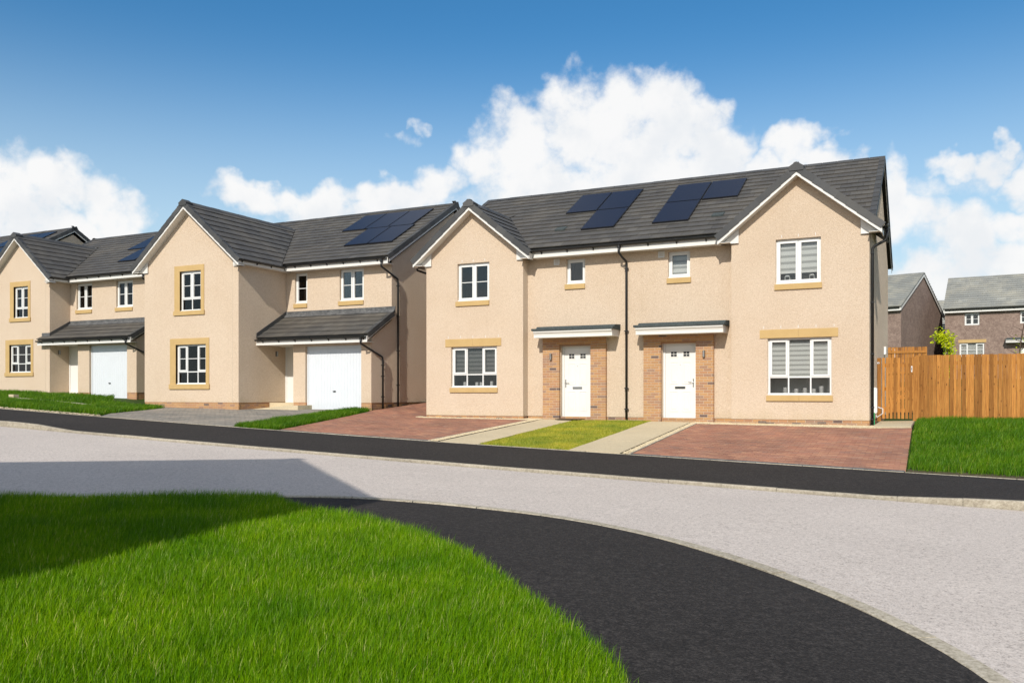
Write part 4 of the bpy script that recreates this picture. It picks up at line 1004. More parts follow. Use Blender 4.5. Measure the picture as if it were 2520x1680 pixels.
def garage_door(TH, x0, x1, z0, z1, y):
    f = MB(); F = 0.065
    f.box(x0, x0 + F, y, y + 0.06, z0, z1); f.box(x1 - F, x1, y, y + 0.06, z0, z1); f.box(x0 + F, x1 - F, y, y + 0.06, z1 - 0.09, z1); f.build('door_frame', 'garage', TH)
    a, c, lo, hi = x0 + F + 0.004, x1 - F - 0.004, z0 + 0.02, z1 - 0.094; n = 18; b = MB(); w = (c - a) / n; prof = []
    for i in range(n):
        x = a + i * w; prof += [(x, 0.012), (x + w * 0.42, 0.012), (x + w * 0.5, 0.024), (x + w * 0.58, 0.012)] if i else [(x, 0.012), (x + w * 0.42, 0.012), (x + w * 0.5, 0.024), (x + w * 0.58, 0.012)]
    prof.append((c, 0.012))
    vs = [(x, y + d, lo + 0.05) for x, d in prof] + [(x, y + d, hi - 0.04) for x, d in prof]; k = len(prof)
    b.add(vs, [(i, i + 1, k + i + 1, k + i) for i in range(k - 1)])
    b.box(a, c, y + 0.010, y + 0.04, lo, lo + 0.05); b.box(a, c, y + 0.010, y + 0.04, hi - 0.04, hi); D = b.build('garage_door', 'garage', TH)
    s = MB(); s.box(a, c, y + 0.005, y + 0.05, z0, lo - 0.002); s.build('door_seal', 'gutter', D)
    h = MB(); x = (a + c) / 2; z = lo + (hi - lo) * 0.29; h.prism([(x - 0.05, y, z), (x + 0.06, y, z + 0.012), (x + 0.05, y, z + 0.04), (x - 0.06, y, z + 0.03)], [(x - 0.045, y - 0.03, z), (x + 0.055, y - 0.03, z + 0.012), (x + 0.045, y - 0.03, z + 0.038), (x - 0.055, y - 0.03, z + 0.03)]); h.tube([(x, y + 0.012, z + 0.02), (x, y - 0.01, z + 0.02)], 0.022, 8); h.build('handle', 'gutter', D)

# ------------------------------------------------------------------ the pair of semi-detached houses
def semi_pair():
    V0, V1, DPC = 23.6, 23.94, 0.92
    TH = thing('semi_detached_house', 'cream rendered pair of semi-detached houses with two white doors in brick porches', 'house', (-8.17, V0, 0.78))
    GL, GR = (-14.71, -11.29), (-5.06, -1.61); UCL, UCR, ZA, T, HALF = -13.0, -3.335, 7.47, 0.81, 2.06
    ye, ze, tm, yr = 23.55, 5.93, 0.593, 28.07; yrear = 32.2
    zw = lambda u, uc: ZA - abs(u - uc) * T - 0.21
    # walls with their openings
    wl = [(-13.57, -12.44, 4.48, 5.65), (-13.80, -12.18, 1.79, 3.06)]
    wr = [(-3.90, -2.77, 4.48, 5.65), (-4.11, -2.51, 1.56, 3.06)]
    for (a, c), uc, hs in ((GL, UCL, wl), (GR, UCR, wr)):
        wall(TH, 'gable_wall', [(a, DPC), (c, DPC), (c, zw(c, uc)), (uc, zw(uc, uc)), (a, zw(a, uc))], hs, front(V0))
    sw = [(-10.02, -9.42, 4.86, 5.60), (-6.91, -6.28, 4.86, 5.60)]; dw = [(-10.20, -9.23, DPC + 0.001, 3.05), (-7.08, -6.11, DPC + 0.001, 3.05)]
    wall(TH, 'front_wall', [(GL[1], DPC), (GR[0], DPC), (GR[0], 5.70), (GL[1], 5.70)], sw + dw, front(V1))
    wall(TH, 'side_wall', [(V0, DPC), (V1, DPC), (V1, 5.9), (V0, 5.9)], [], side(GL[1]))
    wall(TH, 'side_wall', [(V0, DPC), (V1, DPC), (V1, 5.9), (V0, 5.9)], [], side(GR[0], -1))
    pent = [(V0, DPC), (yrear, DPC), (yrear, 5.80), (yr, 5.80 + (yrear - yr) * tm * 0.99 + 0.10), (V0, 5.83)]
    wall(TH, 'side_wall', pent, [], side(GR[1])); wall(TH, 'side_wall', pent, [], side(GL[0], -1))
    wall(TH, 'rear_wall', [(GL[0], DPC), (GR[1], DPC), (GR[1], 5.8), (GL[0], 5.8)], [], lambda s, z, d: (s, yrear - d, z))
    brickwork(TH, [(front(V0 + 0.012), GL[0], GL[1], 0.62, DPC), (front(V0 + 0.012), GR[0], GR[1], 0.62, DPC), (front(V1 + 0.012), GL[1], GR[0], 0.62, DPC),
                   (side(GL[1] - 0.012), V0, V1, 0.62, DPC), (side(GR[1] - 0.012), V0, yrear, 0.62, DPC), (side(GL[0] + 0.012, -1), V0, yrear, 0.62, DPC)])
    for x, y, z in ((-13.5, V0, 0.845), (-12.1, V0, 0.845), (-4.25, V0, 0.845), (-2.75, V0, 0.845)):
        b = MB(); b.box(x - 0.105, x + 0.105, y + 0.004, y + 0.02, z - 0.03, z + 0.03); b.build('air_brick', 'sand', TH)
    # windows, sills, lintels
    window(TH, *wl[0], V0, 'two_bar', room='mid'); window(TH, *wl[1], V0, 'three_low', blind=(0.0, 0.13), room='mid', fabric=('sheer_dark', 'blind_dark'))
    window(TH, *wr[0], V0, 'two', blind=(0.24, 0.17), room='room', deep=0.6); window(TH, *wr[1], V0, 'three_low', blind=(0.0, 0.125), room='room', deep=0.6)
    window(TH, *sw[0], V1, 'one', room='room'); window(TH, *sw[1], V1, 'one', blind=(0.0, 0.17), room='room')
    for (a, c, z0, z1), y, e, sp in ((wl[0], V0, 0.05, 0), (wr[0], V0, 0.03, 0), (sw[0], V1, 0.04, 0), (sw[1], V1, 0.03, 0), (wl[1], V0, 0.03, 1), (wr[1], V0, 0.03, 1)):
        trim(TH, 'sill', a - e, c + (0.0 if e > 0.03 else e), z0 - 0.155, z0 - 0.012, y, 0.045, split=sp)
    for x0, x1, zz in ((-14.0, -12.03, 3.30), (-4.31, -2.35, 3.285), (-13.5, -12.5, 5.66), (-3.85, -2.8, 5.66)):
        for i in range(5 if zz < 4 else 3):
            b = MB(); x = x0 + 0.1 + (x1 - x0 - 0.2) * i / (4 if zz < 4 else 2); b.box(x - 0.006, x + 0.006, V0 - 0.006, V0 + 0.01, zz + 0.03, zz + 0.10); b.build('weep_vent', 'upvc', TH)
    trim(TH, 'lintel', -14.0, -12.03, 3.062, 3.30, V0, split=1); trim(TH, 'lintel', -4.31, -2.35, 3.062, 3.285, V0, split=1)
    for x in (-10.33, -7.10):
        b = MB(); ring(b, x - 0.09, x + 0.09, 5.45, 5.63, 0.02, V1 - 0.025, V1 + 0.01); [b.box(x - 0.07, x + 0.07, V1 - 0.02, V1 - 0.006, 5.475 + 0.035 * i, 5.495 + 0.035 * i) for i in range(4)]; b.build('wall_vent', 'upvc', TH)
    # brick porches, bricks one by one
    for bx0, bx1, d0, d1, lamp, hl in ((-10.75, -8.74, -10.20, -9.23, -10.47, False), (-7.60, -5.60, -7.08, -6.11, -5.86, True)):
        yb = V1 - 0.10; zt = 3.29; L, Rr = (bx0, d0 - 0.012), (d1 + 0.012, bx1)
        rects = bond(L[0], L[1], 0.80, 3.05) + bond(Rr[0], Rr[1], 0.80, 3.05, 1)
        brick_objects(TH, rects, yb, 0.205)
        m = MB(); m.box(bx0 + 0.004, L[1] - 0.004, yb + 0.006, V1 + 0.1, 0.6, 3.05); m.box(Rr[0] + 0.004, bx1 - 0.004, yb + 0.006, V1 + 0.1, 0.6, 3.05); m.box(bx0 + 0.004, bx1 - 0.004, yb + 0.006, V1 - 0.002, 3.0555, zt); m.build('porch_mortar', 'mortar', TH)
        b = MB()
        for a, c, p, q in bond(bx0, bx1, 3.055, zt): b.box(a, c, yb, yb + 0.05, p, q)
        o = b.build('brickwork', 'brick', TH); o['kind'] = 'stuff'
        b = MB(); b.box(d0 - 0.012, d1 + 0.012, yb + 0.052, V1 + 0.12, 3.02, 3.05); b.build('soffit', 'brick', TH)
        front_door(TH, d0, d1, 0.875, 3.02, V1 + 0.11, hl)
        wall_lamp(TH, lamp, yb, 2.70)
        canopy(TH, bx0 - 0.12, bx1 + 0.42, V1, 0.64, 3.245)
    # roof
    rf = Roof(TH)
    for uc, w in ((UCL, GL), (UCR, GR)): front_gable(TH, rf, uc, HALF, ZA, T, V0, w[0], w[1], ye, ze, tm)
    main_roof(TH, rf, -14.82, -1.50, ye, ze, tm, yr, [(UCL, ZA, T), (UCR, ZA, T)], gaps=[(-14.95, GL[1] + 0.02, V0 + 0.35), (GR[0] - 0.02, -1.4, V0 + 0.35)])
    roof = rf.finish(300)
    c, s_ = math.cos(math.atan(tm)), math.sin(math.atan(tm))
    for x, y in ((-10.55, 24.67), (-5.69, 24.67)):
        b = MB(); P = lambda dx, dt, h: (x + dx, y + dt * c - h * s_, ze + (y - ye) * tm + dt * s_ + h * c)
        b.prism([P(-0.17, 0, 0.03), P(0.17, 0, 0.03), P(0.17, 0.3, 0.03), P(-0.17, 0.3, 0.03)], [P(-0.16, 0.01, 0.075), P(0.16, 0.01, 0.075), P(0.16, 0.29, 0.05), P(-0.16, 0.29, 0.05)]); b.build('roof_vent', 'felt', roof)
    for r in ((-10.87, -9.81, 25.95, 27.45), (-9.79, -8.73, 25.95, 27.45), (-9.79, -8.73, 24.52, 25.93), (-7.56, -6.48, 26.0, 27.42), (-6.46, -5.38, 26.0, 27.42), (-7.56, -6.48, 24.52, 25.98)): solar(TH, *r, ye, ze, tm)
    eave(TH, -11.02, -5.32, 23.50, V1, 5.65, 5.865, phase=0.35, step=0.82)
    for x, sg in ((-10.97, 1), (-15.03, -1), (-5.37, -1), (-1.31, 1)):
        b = MB(); b.box(x - 0.012, x + 0.012, 23.33, 23.60 if abs(x + 8.17) < 4 else 24.0, 5.60, 5.79); b.build('fascia', 'fascia', TH)
    gutter(TH, (-1.28, 23.28, 5.80), (-1.28, 24.0, 5.80), 0.5, 0.3)
    downpipe(TH, [(-8.22, 23.49, 5.79), (-8.22, 23.49, 5.62), (-8.17, 23.62, 5.50), (-8.12, 23.86, 5.40), (-8.12, 23.87, 5.25), (-8.12, 23.87, 0.86)], 0.034, (5.2, 3.4, 1.75, 1.15))
    downpipe(TH, [(-1.21, 23.70, 5.74), (-1.21, 23.70, 5.55), (-1.24, 23.70, 5.45), (-1.50, 23.70, 5.32), (-1.545, 23.70, 5.25), (-1.545, 23.70, 0.80)], 0.036, (5.15, 3.9, 2.6, 1.25, 0.95), (1, 0, 0))
    downpipe(TH, [(-15.06, 23.6, 5.74), (-15.06, 23.6, 5.55), (-14.80, 24.5, 5.40), (-14.78, 24.6, 5.2), (-14.78, 24.6, 0.85)], 0.034, (5.1, 3.0), (-1, 0, 0))
    # fittings on the side wall by the gate
    b = MB(); b.box(-1.61, -1.52, 24.75, 25.10, 1.08, 1.76); b.box(-1.52, -1.508, 24.77, 25.08, 1.10, 1.74); b.build('meter_box', 'white', TH)
    b = MB(); b.tube([(-1.56, 24.5, 1.10), (-1.56, 24.5, 0.55)], 0.022, 8); b.build('service_pipe', 'green', TH)
    b = MB(); b.tube([(-1.55, 24.9, 1.05), (-1.50, 24.75, 0.98), (-1.36, 24.7, 1.08), (-1.36, 24.72, 1.2), (-1.48, 24.8, 1.24)], 0.011, 6); b.build('cable', 'white', TH)
    b = MB(); b.box(-1.61, -1.545, 29.85, 29.98, 2.86, 3.08); b.box(-1.61, -1.56, 29.83, 30.0, 2.84, 2.859); b.build('outside_lamp', 'white', TH)
    return TH
SEMI = semi_pair()

# ------------------------------------------------------------------ detached houses with a garage
def detached(name, label, k, budget, detail=True):
    """k: gable walls gl, gr; gable front yf; main front ym; garage front yg; right end xr; damp course z; roof figures"""
    yf, ym, yg, gl, gr, xr, d = k['yf'], k['ym'], k['yg'], k['gl'], k['gr'], k['xr'], k['dpc']; e = k['eave']
    TH = thing(name, label, 'house', ((gl + xr) / 2, yf, d - 0.2))
    uc, half, zA, T = k['uc'], k['half'], k['zA'], k['T']; ye, ze, tm, yr = k['ye'], k['ze'], k['tm'], k['yr']; yrear = 2 * yr - ym
    zw = lambda u: zA - abs(u - uc) * T - 0.21; gz = k['ground']
    holes = k['gw']
    wall(TH, 'gable_wall', [(gl, d), (gr, d), (gr, zw(gr)), (uc, zw(uc)), (gl, zw(gl))], [h[:4] for h in holes], front(yf))
    wall(TH, 'side_wall', [(yf, d), (ym, d), (ym, zw(gr) + 0.1), (yf, zw(gr) + 0.1)], [], side(gr))
    wall(TH, 'side_wall', [(yf, d), (ym, d), (ym, zw(gl) + 0.1), (yf, zw(gl) + 0.1)], [], side(gl, -1))
    wall(TH, 'front_wall', [(gr, d), (xr, d), (xr, e + 0.08), (gr, e + 0.08)], k['mw'], front(ym))
    pent = [(ym, d), (yrear, d), (yrear, e + 0.16), (yr, e + 0.16 + (yr - ym) * tm), (ym, e + 0.16)]
    wall(TH, 'side_wall', pent, [], side(xr)); wall(TH, 'side_wall', pent, [], side(gl, -1))
    wall(TH, 'rear_wall', [(gl, d), (xr, d), (xr, e + 0.1), (gl, e + 0.1)], [], lambda s, z, t: (s, yrear - t, z))
    for h in holes:
        window(TH, *h[:4], yf, h[4]); s = h[5]; surround(TH, s[0], s[1], s[2], s[3], yf, *h[:4])
    for (a, c, z0, z1), kind in zip(k['mw'], k['mk']):
        window(TH, a, c, z0, z1, ym, kind); trim(TH, 'sill', a - 0.04, c + 0.0, z0 - 0.16, z0 - 0.012, ym, 0.045)
    # garage and porch under one lean-to roof
    g0, g1, gz1 = k['gd']; px = k['px']; pz = gz1 + 0.22
    wall(TH, 'garage_wall', [(px, d), (xr, d), (xr, pz), (px, pz)], [(g0, g1, d + 0.001, gz1)], front(yg), depth=0.16)
    wall(TH, 'side_wall', [(yg, d), (ym, d), (ym, pz + (ym - yg) * k['tg']), (yg, pz)], [], side(xr - 0.001))
    wall(TH, 'porch_wall', [(yg, d), (ym, d), (ym, pz + 0.3), (yg, pz)], [], side(px, -1))
    b = MB()
    for a, c in ((px, g0), (g1, xr)): pass
    runs = [(front(yg + 0.012), px, g0 - 0.0, gz - 0.1, d), (front(yg + 0.012), g1, xr, gz - 0.1, d), (side(xr - 0.012), yg, yrear, gz - 0.1, d), (front(yf + 0.012), gl, gr, gz - 0.1, d), (side(gr - 0.012), yf, ym, gz - 0.1, d), (side(gl + 0.012, -1), yf, yrear, gz - 0.1, d)]
    brickwork(TH, runs)
    b = MB(); b.box(g0, g1, yg + 0.16, yg + 0.5, d - 0.3, gz1 + 0.1); b.build('garage_lining', 'dark', TH)
    b = MB(); b.box(g0, g0 + 0.01, yg + 0.012, yg + 0.16, gz - 0.1, d); b.box(g1 - 0.01, g1, yg + 0.012, yg + 0.16, gz - 0.1, d); b.build('garage_jamb', 'brick', TH)
    garage_door(TH, g0 + 0.012, g1 - 0.012, gz, gz1, yg + 0.09)
    if detail:
        b = MB(); b.box(gr + 0.02, px - 0.02, ym - 0.03, ym - 0.002, d, d + 2.1); dd = b.build('door', 'door', TH)
        f = MB(); ring(f, gr + 0.005, px - 0.005, d - 0.02, d + 2.16, 0.06, ym - 0.06, ym - 0.031); f.build('door_frame', 'upvc', TH)
        h = MB(); h.box(px - 0.14, px - 0.11, ym - 0.05, ym - 0.031, d + 0.9, d + 1.12); h.build('handle', 'metal', dd)
        b = MB(); b.box(gr, px, ym - 0.9, ym, gz - 0.2, d - 0.02); b.build('door_step', 'slab', TH)
        wall_lamp(TH, gr, ym - 0.55, d + 1.75, (1, 0, 0))
        b = MB(); x = gr - (gr - gl) * 0.33; b.box(x - 0.11, x + 0.11, yf + 0.004, yf + 0.02, d - 0.11, d - 0.04); b.build('air_brick', 'sand', TH)
        b = MB(); b.box(gr - 0.28, gr - 0.268, yf - 0.004, yf + 0.004, d, zw(gr) + 0.15); b.build('movement_joint', 'mortar', TH)
    rf = Roof(TH)
    front_gable(TH, rf, uc, half, zA, T, yf, gl, gr, ye, ze, tm)
    main_roof(TH, rf, gl - 0.12, xr + 0.12, ye, ze, tm, yr, [(uc, zA, T)], gaps=[(gl - 0.2, gr + 0.02, max(yf + 0.3, ye))])
    # lean-to roof
    x0l = k.get('lean_x0', gr + 0.0); tg = k['tg']; p = math.atan(tg); c, s_ = math.cos(p), math.sin(p); yl = yg - 0.38; zl = pz + 0.10
    Hl = (ym - yl) / c
    rf.slope((gr + 0.04, yl, zl), (1, 0, 0), (0, c, s_), xr + 0.13 - gr - 0.04, Hl)
    if x0l < gr: rf.slope((x0l, yl, zl), (1, 0, 0), (0, c, s_), gr + 0.03 - x0l, (yf - yl) / c)
    def late(roof):
        verge_run(roof, (xr + 0.13, yl, zl), (1, 0, 0), (0, c, s_), (0, -s_, c), Hl)
        b = MB(); b.box(gr, xr + 0.16, ym - 0.035, ym - 0.003, zl + (ym - yl) * tg - 0.02, zl + (ym - yl) * tg + 0.17); b.prism([(gr, ym - 0.16, zl + (ym - 0.16 - yl) * tg + 0.045), (xr + 0.16, ym - 0.16, zl + (ym - 0.16 - yl) * tg + 0.045), (xr + 0.16, ym - 0.036, zl + (ym - yl) * tg + 0.05), (gr, ym - 0.036, zl + (ym - yl) * tg + 0.05)], [(gr, ym - 0.16, zl + (ym - 0.16 - yl) * tg + 0.055), (xr + 0.16, ym - 0.16, zl + (ym - 0.16 - yl) * tg + 0.055), (xr + 0.16, ym - 0.036, zl + (ym - yl) * tg + 0.07), (gr, ym - 0.036, zl + (ym - yl) * tg + 0.07)]); b.build('flashing', 'lead', roof)
        ys = max(yl, yf) if x0l < gr else yl
        b = MB(); b.ext_x([(ys, zl + (ys - yl) * tg + 0.0), (ym - 0.04, zl + (ym - yl) * tg), (ym - 0.04, zl + (ym - yl) * tg + 0.17), (ys, zl + (ys - yl) * tg + 0.17)], gr + 0.003, gr + 0.03); b.build('flashing', 'ridge', roof)
        if x0l < gr:
            b = MB(); b.box(x0l + 0.02, gr + 0.03, yf - 0.03, yf - 0.003, zl + (yf - yl) * tg - 0.02, zl + (yf - yl) * tg + 0.16); b.build('flashing', 'lead', roof)
    rf.later.append(late)
    roof = rf.finish(budget)
    eave(TH, x0l, xr + 0.10, yl - 0.05, yg, zl - 0.26, zl - 0.06, step=0.72, phase=0.3)
    if x0l >= gr or True:
        b = MB(); b.box(max(gr, x0l) + 0.005, px, yg, ym - 0.07, zl - 0.25, zl - 0.235); b.build('soffit', 'fascia', TH)
    b = MB(); b.ext_x([(yl + 0.02, zl - 0.06), (ym, zl + (ym - yl) * tg - 0.06), (ym, zl + (ym - yl) * tg - 0.2), (yl + 0.02, zl - 0.2)], xr + 0.085, xr + 0.10); b.build('bargeboard', 'fascia', TH)
    eave(TH, gr + half - (gr - uc) - 0.02, xr + 0.10, ye - 0.05, ym, e, e + 0.21, step=0.72, phase=0.45)
    xe = uc + half - 0.06
    b = MB(); b.box(xe - 0.012, xe + 0.012, yf - 0.28, ye - 0.0, e - 0.0, e + 0.16); b.build('fascia', 'fascia', TH)
    b = MB(); b.box(gr, xe - 0.013, yf - 0.28, ym, e + 0.0, e + 0.012); b.build('soffit', 'fascia', TH)
    gutter(TH, (xe + 0.012, yf - 0.30, e + 0.15), (xe + 0.012, ye - 0.02, e + 0.15), 0.72, 0.2)
    downpipe(TH, [(xr - 0.12, ye - 0.06, e + 0.10), (xr - 0.12, ye - 0.06, e - 0.10), (xr - 0.02, ye + 0.15, e - 0.24), (xr + 0.06, ym + 0.28, e - 0.46), (xr + 0.065, ym + 0.30, e - 0.60), (xr + 0.065, ym + 0.30, gz - 0.08)], 0.036, (e - 0.7, d + 3.0, d + 1.8, d + 0.6), (1, 0, 0))
    downpipe(TH, [(xr - 0.12, yl - 0.06, zl - 0.12), (xr - 0.12, yl - 0.06, zl - 0.30), (xr - 0.03, yl + 0.15, zl - 0.42), (xr + 0.06, yg + 0.55, zl - 0.72), (xr + 0.065, yg + 0.58, zl - 0.85), (xr + 0.065, yg + 0.58, gz - 0.08)], 0.034, (zl - 1.0, d + 0.9, d + 0.2), (1, 0, 0))
    for r in k.get('solar', ()): solar(TH, *r, ye, ze, tm)
    return TH
KB = dict(yf=22.65, ym=25.09, yg=23.89, gl=-26.29, gr=-21.72, xr=-17.05, dpc=1.29, eave=6.05, ground=1.03, uc=-24.02, half=2.60, zA=8.37, T=0.844, ye=24.70, ze=6.31, tm=0.573, yr=29.35,
    gw=[(-24.50, -23.47, 4.55, 5.97, 'two_low', (-24.76, -23.32, 4.40, 6.17)), (-24.70, -23.23, 1.93, 3.35, 'three_low_bar', (-24.98, -23.08, 1.76, 3.57))],
    mw=[(-21.32, -20.74, 4.90, 6.02), (-19.28, -18.23, 4.90, 6.03)], mk=['one_bar', 'two_bar'], gd=(-19.84, -17.46, 3.24), px=-20.37, tg=0.56,
    solar=[(-20.90, -19.84, 27.37, 28.92), (-19.82, -18.76, 27.37, 28.92), (-18.74, -17.66, 27.37, 28.92), (-19.64, -18.59, 25.82, 27.35), (-18.57, -17.52, 25.82, 27.35)])
HB = detached('detached_house', 'cream detached house with a bright white garage door beside the grey paved drive', KB, 300)
KC = dict(yf=24.63, ym=25.62, yg=24.78, gl=-38.25, gr=-34.35, xr=-29.23, dpc=1.64, eave=6.42, ground=1.38, uc=-36.28, half=2.34, zA=8.54, T=0.86, ye=25.25, ze=6.66, tm=0.573, yr=29.95,
    gw=[(-36.75, -35.77, 4.92, 6.30, 'two_low', (-37.0, -35.62, 4.76, 6.52)), (-37.05, -35.58, 2.52, 3.75, 'three_low_bar', (-37.31, -35.43, 2.36, 3.97))],
    mw=[(-33.95, -32.95, 5.25, 6.40), (-31.45, -30.44, 5.25, 6.38)], mk=['two_bar', 'two_bar'], gd=(-32.05, -29.78, 3.60), px=-32.75, tg=0.56, lean_x0=-34.85,
    solar=[(-33.30, -32.26, 27.75, 29.25), (-32.24, -31.18, 27.75, 29.25), (-32.24, -31.18, 26.35, 27.72)])
HC = detached('detached_house', 'cream detached house at the left edge with an off-white garage door behind raised lawn', KC, 150)
def shifted(k, dx, dy, dz):
    o = dict(k)
    for n in ('yf', 'ym', 'yg', 'ye', 'yr'): o[n] += dy
    for n in ('gl', 'gr', 'xr', 'uc', 'px'): o[n] += dx
    for n in ('dpc', 'eave', 'ground', 'zA', 'ze'): o[n] += dz
    o['gw'] = [(h[0] + dx, h[1] + dx, h[2] + dz, h[3] + dz, h[4], (h[5][0] + dx, h[5][1] + dx, h[5][2] + dz, h[5][3] + dz)) for h in k['gw']]
    o['mw'] = [(h[0] + dx, h[1] + dx, h[2] + dz, h[3] + dz) for h in k['mw']]
    g = k['gd']; o['gd'] = (g[0] + dx, g[1] + dx, g[2] + dz); o['solar'] = [(r[0] + dx, r[1] + dx, r[2] + dy, r[3] + dy) for r in k['solar']]; return o
HD = detached('detached_house', 'cream house farthest up the street, only its roof and gable tip showing', shifted(KB, -24.1, 1.5, 1.35), 0)

# the house on the near corner, out of the picture, that throws the long shadow over road and verge
def corner_house():
    TH = thing('corner_house', 'cream gabled house on the near corner beside the verge', 'house', (-9.85, 2.4, 0.1))
    a, c, y, d = -13.7, -6.0, 2.4, 0.35; uc, half, zA, T = -9.85, 4.12, 7.98, 0.70
    zw = lambda u: zA - abs(u - uc) * T - 0.21; yb = -6.5
    hs = [(-12.2, -10.9, 3.6, 4.8), (-8.8, -7.5, 3.6, 4.8), (-12.2, -10.6, 1.0, 2.4), (-9.1, -7.5, 1.0, 2.4)]
    wall(TH, 'gable_wall', [(a, d), (c, d), (c, zw(c)), (uc, zw(uc)), (a, zw(a))], [], lambda s, z, t: (s, y - t, z))
    wall(TH, 'gable_wall', [(a, d), (c, d), (c, zw(c)), (uc, zw(uc)), (a, zw(a))], hs, front(yb))
    for h in hs: window(TH, *h, yb, 'two_bar'); trim(TH, 'sill', h[0] - 0.04, h[1] + 0.04, h[2] - 0.15, h[2] - 0.012, yb)
    wall(TH, 'side_wall', [(yb, d), (y, d), (y, zw(c)), (yb, zw(c))], [], side(c)); wall(TH, 'side_wall', [(yb, d), (y, d), (y, zw(a)), (yb, zw(a))], [], side(a, -1))
    brickwork(TH, [(lambda s, z, t: (s, y - 0.012 - t, z), a, c, 0.0, d), (side(c - 0.012), yb, y, 0.0, d), (side(a + 0.012, -1), yb, y, 0.0, d), (front(yb + 0.012), a, c, 0.0, d)])
    rf = Roof(TH); p = math.atan(T); cc, ss = math.cos(p), math.sin(p); H = half / cc; zE = zA - half * T; y0, L = yb - 0.2, y - yb + 0.4
    rf.slope((uc + half, y0, zE), (0, 1, 0), (-cc, 0, ss), L, H); rf.slope((uc - half, y0 + L, zE), (0, -1, 0), (cc, 0, ss), L, H)
    rf.later.append(lambda roof: (ridge_run(roof, (uc, y0, zA), (uc, y0 + L, zA), T, T), verge_run(roof, (uc + half, y0 + L, zE), (0, 1, 0), (-cc, 0, ss), (ss, 0, cc), H), verge_run(roof, (uc - half, y0 + L, zE), (0, 1, 0), (cc, 0, ss), (-ss, 0, cc), H)))
    rf.finish(0)
    for x, s in ((c, 1), (a, -1)):
        b = MB(); b.box(x, x + s * 0.24, y0, y0 + L, zE - 0.12, zE - 0.10); b.box(x + s * 0.24, x + s * 0.262, y0, y0 + L, zE - 0.12, zE + 0.02); b.build('fascia', 'fascia', TH)
corner_house()

# ------------------------------------------------------------------ brick houses beyond the fence
def far_house(name, label, loc, rz, w, dep, wins, T=0.62, eave_z=4.9, canopy_at=None, door=None, left=False, top=None):
    """own frame: origin at the front left foot, x along the front, y back"""
    TH = thing(name, label, 'house', loc, rz, local=True)
    x0, x1 = (-w, 0) if left else (0, w); yr = dep / 2; zr = eave_z + 0.15 + (yr + 0.3) * T
    wall(TH, 'front_wall', [(x0, -0.6), (x1, -0.6), (x1, eave_z), (x0, eave_z)], [h[:4] for h in wins], front(0), 'far_brick')
    pent = [(0, -0.6), (dep, -0.6), (dep, eave_z), (yr, zr - 0.12), (0, eave_z)]
    wall(TH, 'gable_wall', pent, [], side(x1), 'far_brick'); wall(TH, 'gable_wall', pent, [], side(x0, -1), 'far_brick')
    wall(TH, 'rear_wall', [(x0, -0.6), (x1, -0.6), (x1, eave_z), (x0, eave_z)], [], lambda s, z, d: (s, dep - d, z), 'far_brick')
    for h in wins: window(TH, *h[:4], 0, h[4], blind=h[5] if len(h) > 5 else None, room='room')
    rf = Roof(TH, 'far_tile'); rf.tail = 0.115; p = math.atan(T); c, s_ = math.cos(p), math.sin(p); H = (yr + 0.3) / c
    rf.slope((x0 - 0.1, -0.3, eave_z + 0.15), (1, 0, 0), (0, c, s_), w + 0.2, H, tw=0.6); rf.slope((x1 + 0.1, dep + 0.3, eave_z + 0.15), (-1, 0, 0), (0, -c, s_), w + 0.2, H, tw=0.6)
    rf.later.append(lambda roof: ridge_run(roof, (x0 - 0.1, yr, zr), (x1 + 0.1, yr, zr), T, T, m='far_tile'))
    rf.finish(0)
    b = MB(); b.box(x0 - 0.05, x1 + 0.05, -0.27, -0.25, eave_z - 0.12, eave_z + 0.10); b.build('fascia', 'fascia', TH)
    b = MB(); b.box(x0 - 0.05, x1 + 0.05, -0.249, 0.02, eave_z - 0.11, eave_z - 0.09); b.build('soffit', 'fascia', TH)
    gutter(TH, (x0, -0.27, eave_z + 0.10), (x1, -0.27, eave_z + 0.10), 1.0)
    for x, sg in ((x1, 1), (x0, -1)):
        b = MB(); b.ext_x([(-0.28, eave_z + 0.08), (yr, zr - 0.07), (yr, zr - 0.26), (-0.28, eave_z - 0.11)], x + sg * 0.06, x + sg * 0.085); b.ext_x([(dep + 0.28, eave_z + 0.08), (yr, zr - 0.07), (yr, zr - 0.26), (dep + 0.28, eave_z - 0.11)], x + sg * 0.06, x + sg * 0.085); b.build('bargeboard', 'fascia', TH)
    if canopy_at: canopy(TH, *canopy_at, 0, 0.6, 2.55)
    if door: b = MB(); b.box(*door, -0.03, -0.001, -0.05, 2.15); b.build('door', 'door', TH)
    return TH
fe = (-2.46, 65.71); FE = far_house('brick_house', 'brown brick house end-on with a tall gable behind the garden gate', (fe[0], fe[1], 2.55), R(-14.7), 10, 10.2, [(-1.55, -0.35, 1.0, 2.2, 'two')], T=0.53, left=True)
ff = (0.28, 69.46); FF = far_house('brick_house', 'brown brick house with white windows and grey ribbed roof behind the long fence', (ff[0], ff[1], 2.55), R(-5), 13, 8.0,
    [(1.25, 2.18, 3.88, 4.74, 'two_bar'), (4.65, 5.5, 3.88, 4.74, 'two_bar'), (0.92, 2.48, 1.25, 2.62, 'three_low_bar', (0.0, 0.14)), (8.2, 9.2, 3.88, 4.74, 'two_bar'), (8.0, 9.6, 1.25, 2.62, 'three_low_bar')], canopy_at=(3.75, 6.3), door=(4.6, 5.5))
b = MB(); b.box(0.85, 2.6, -0.02, 0.05, 2.64, 2.86); b.build('lintel', 'stone', FF)
fg = (0.87, 91.9); FG = far_house('brick_house', 'distant brick house whose grey roof shows between the two brick houses', (fg[0] - 3, fg[1], 3.1), R(9.5), 9, 8, [], T=0.62)
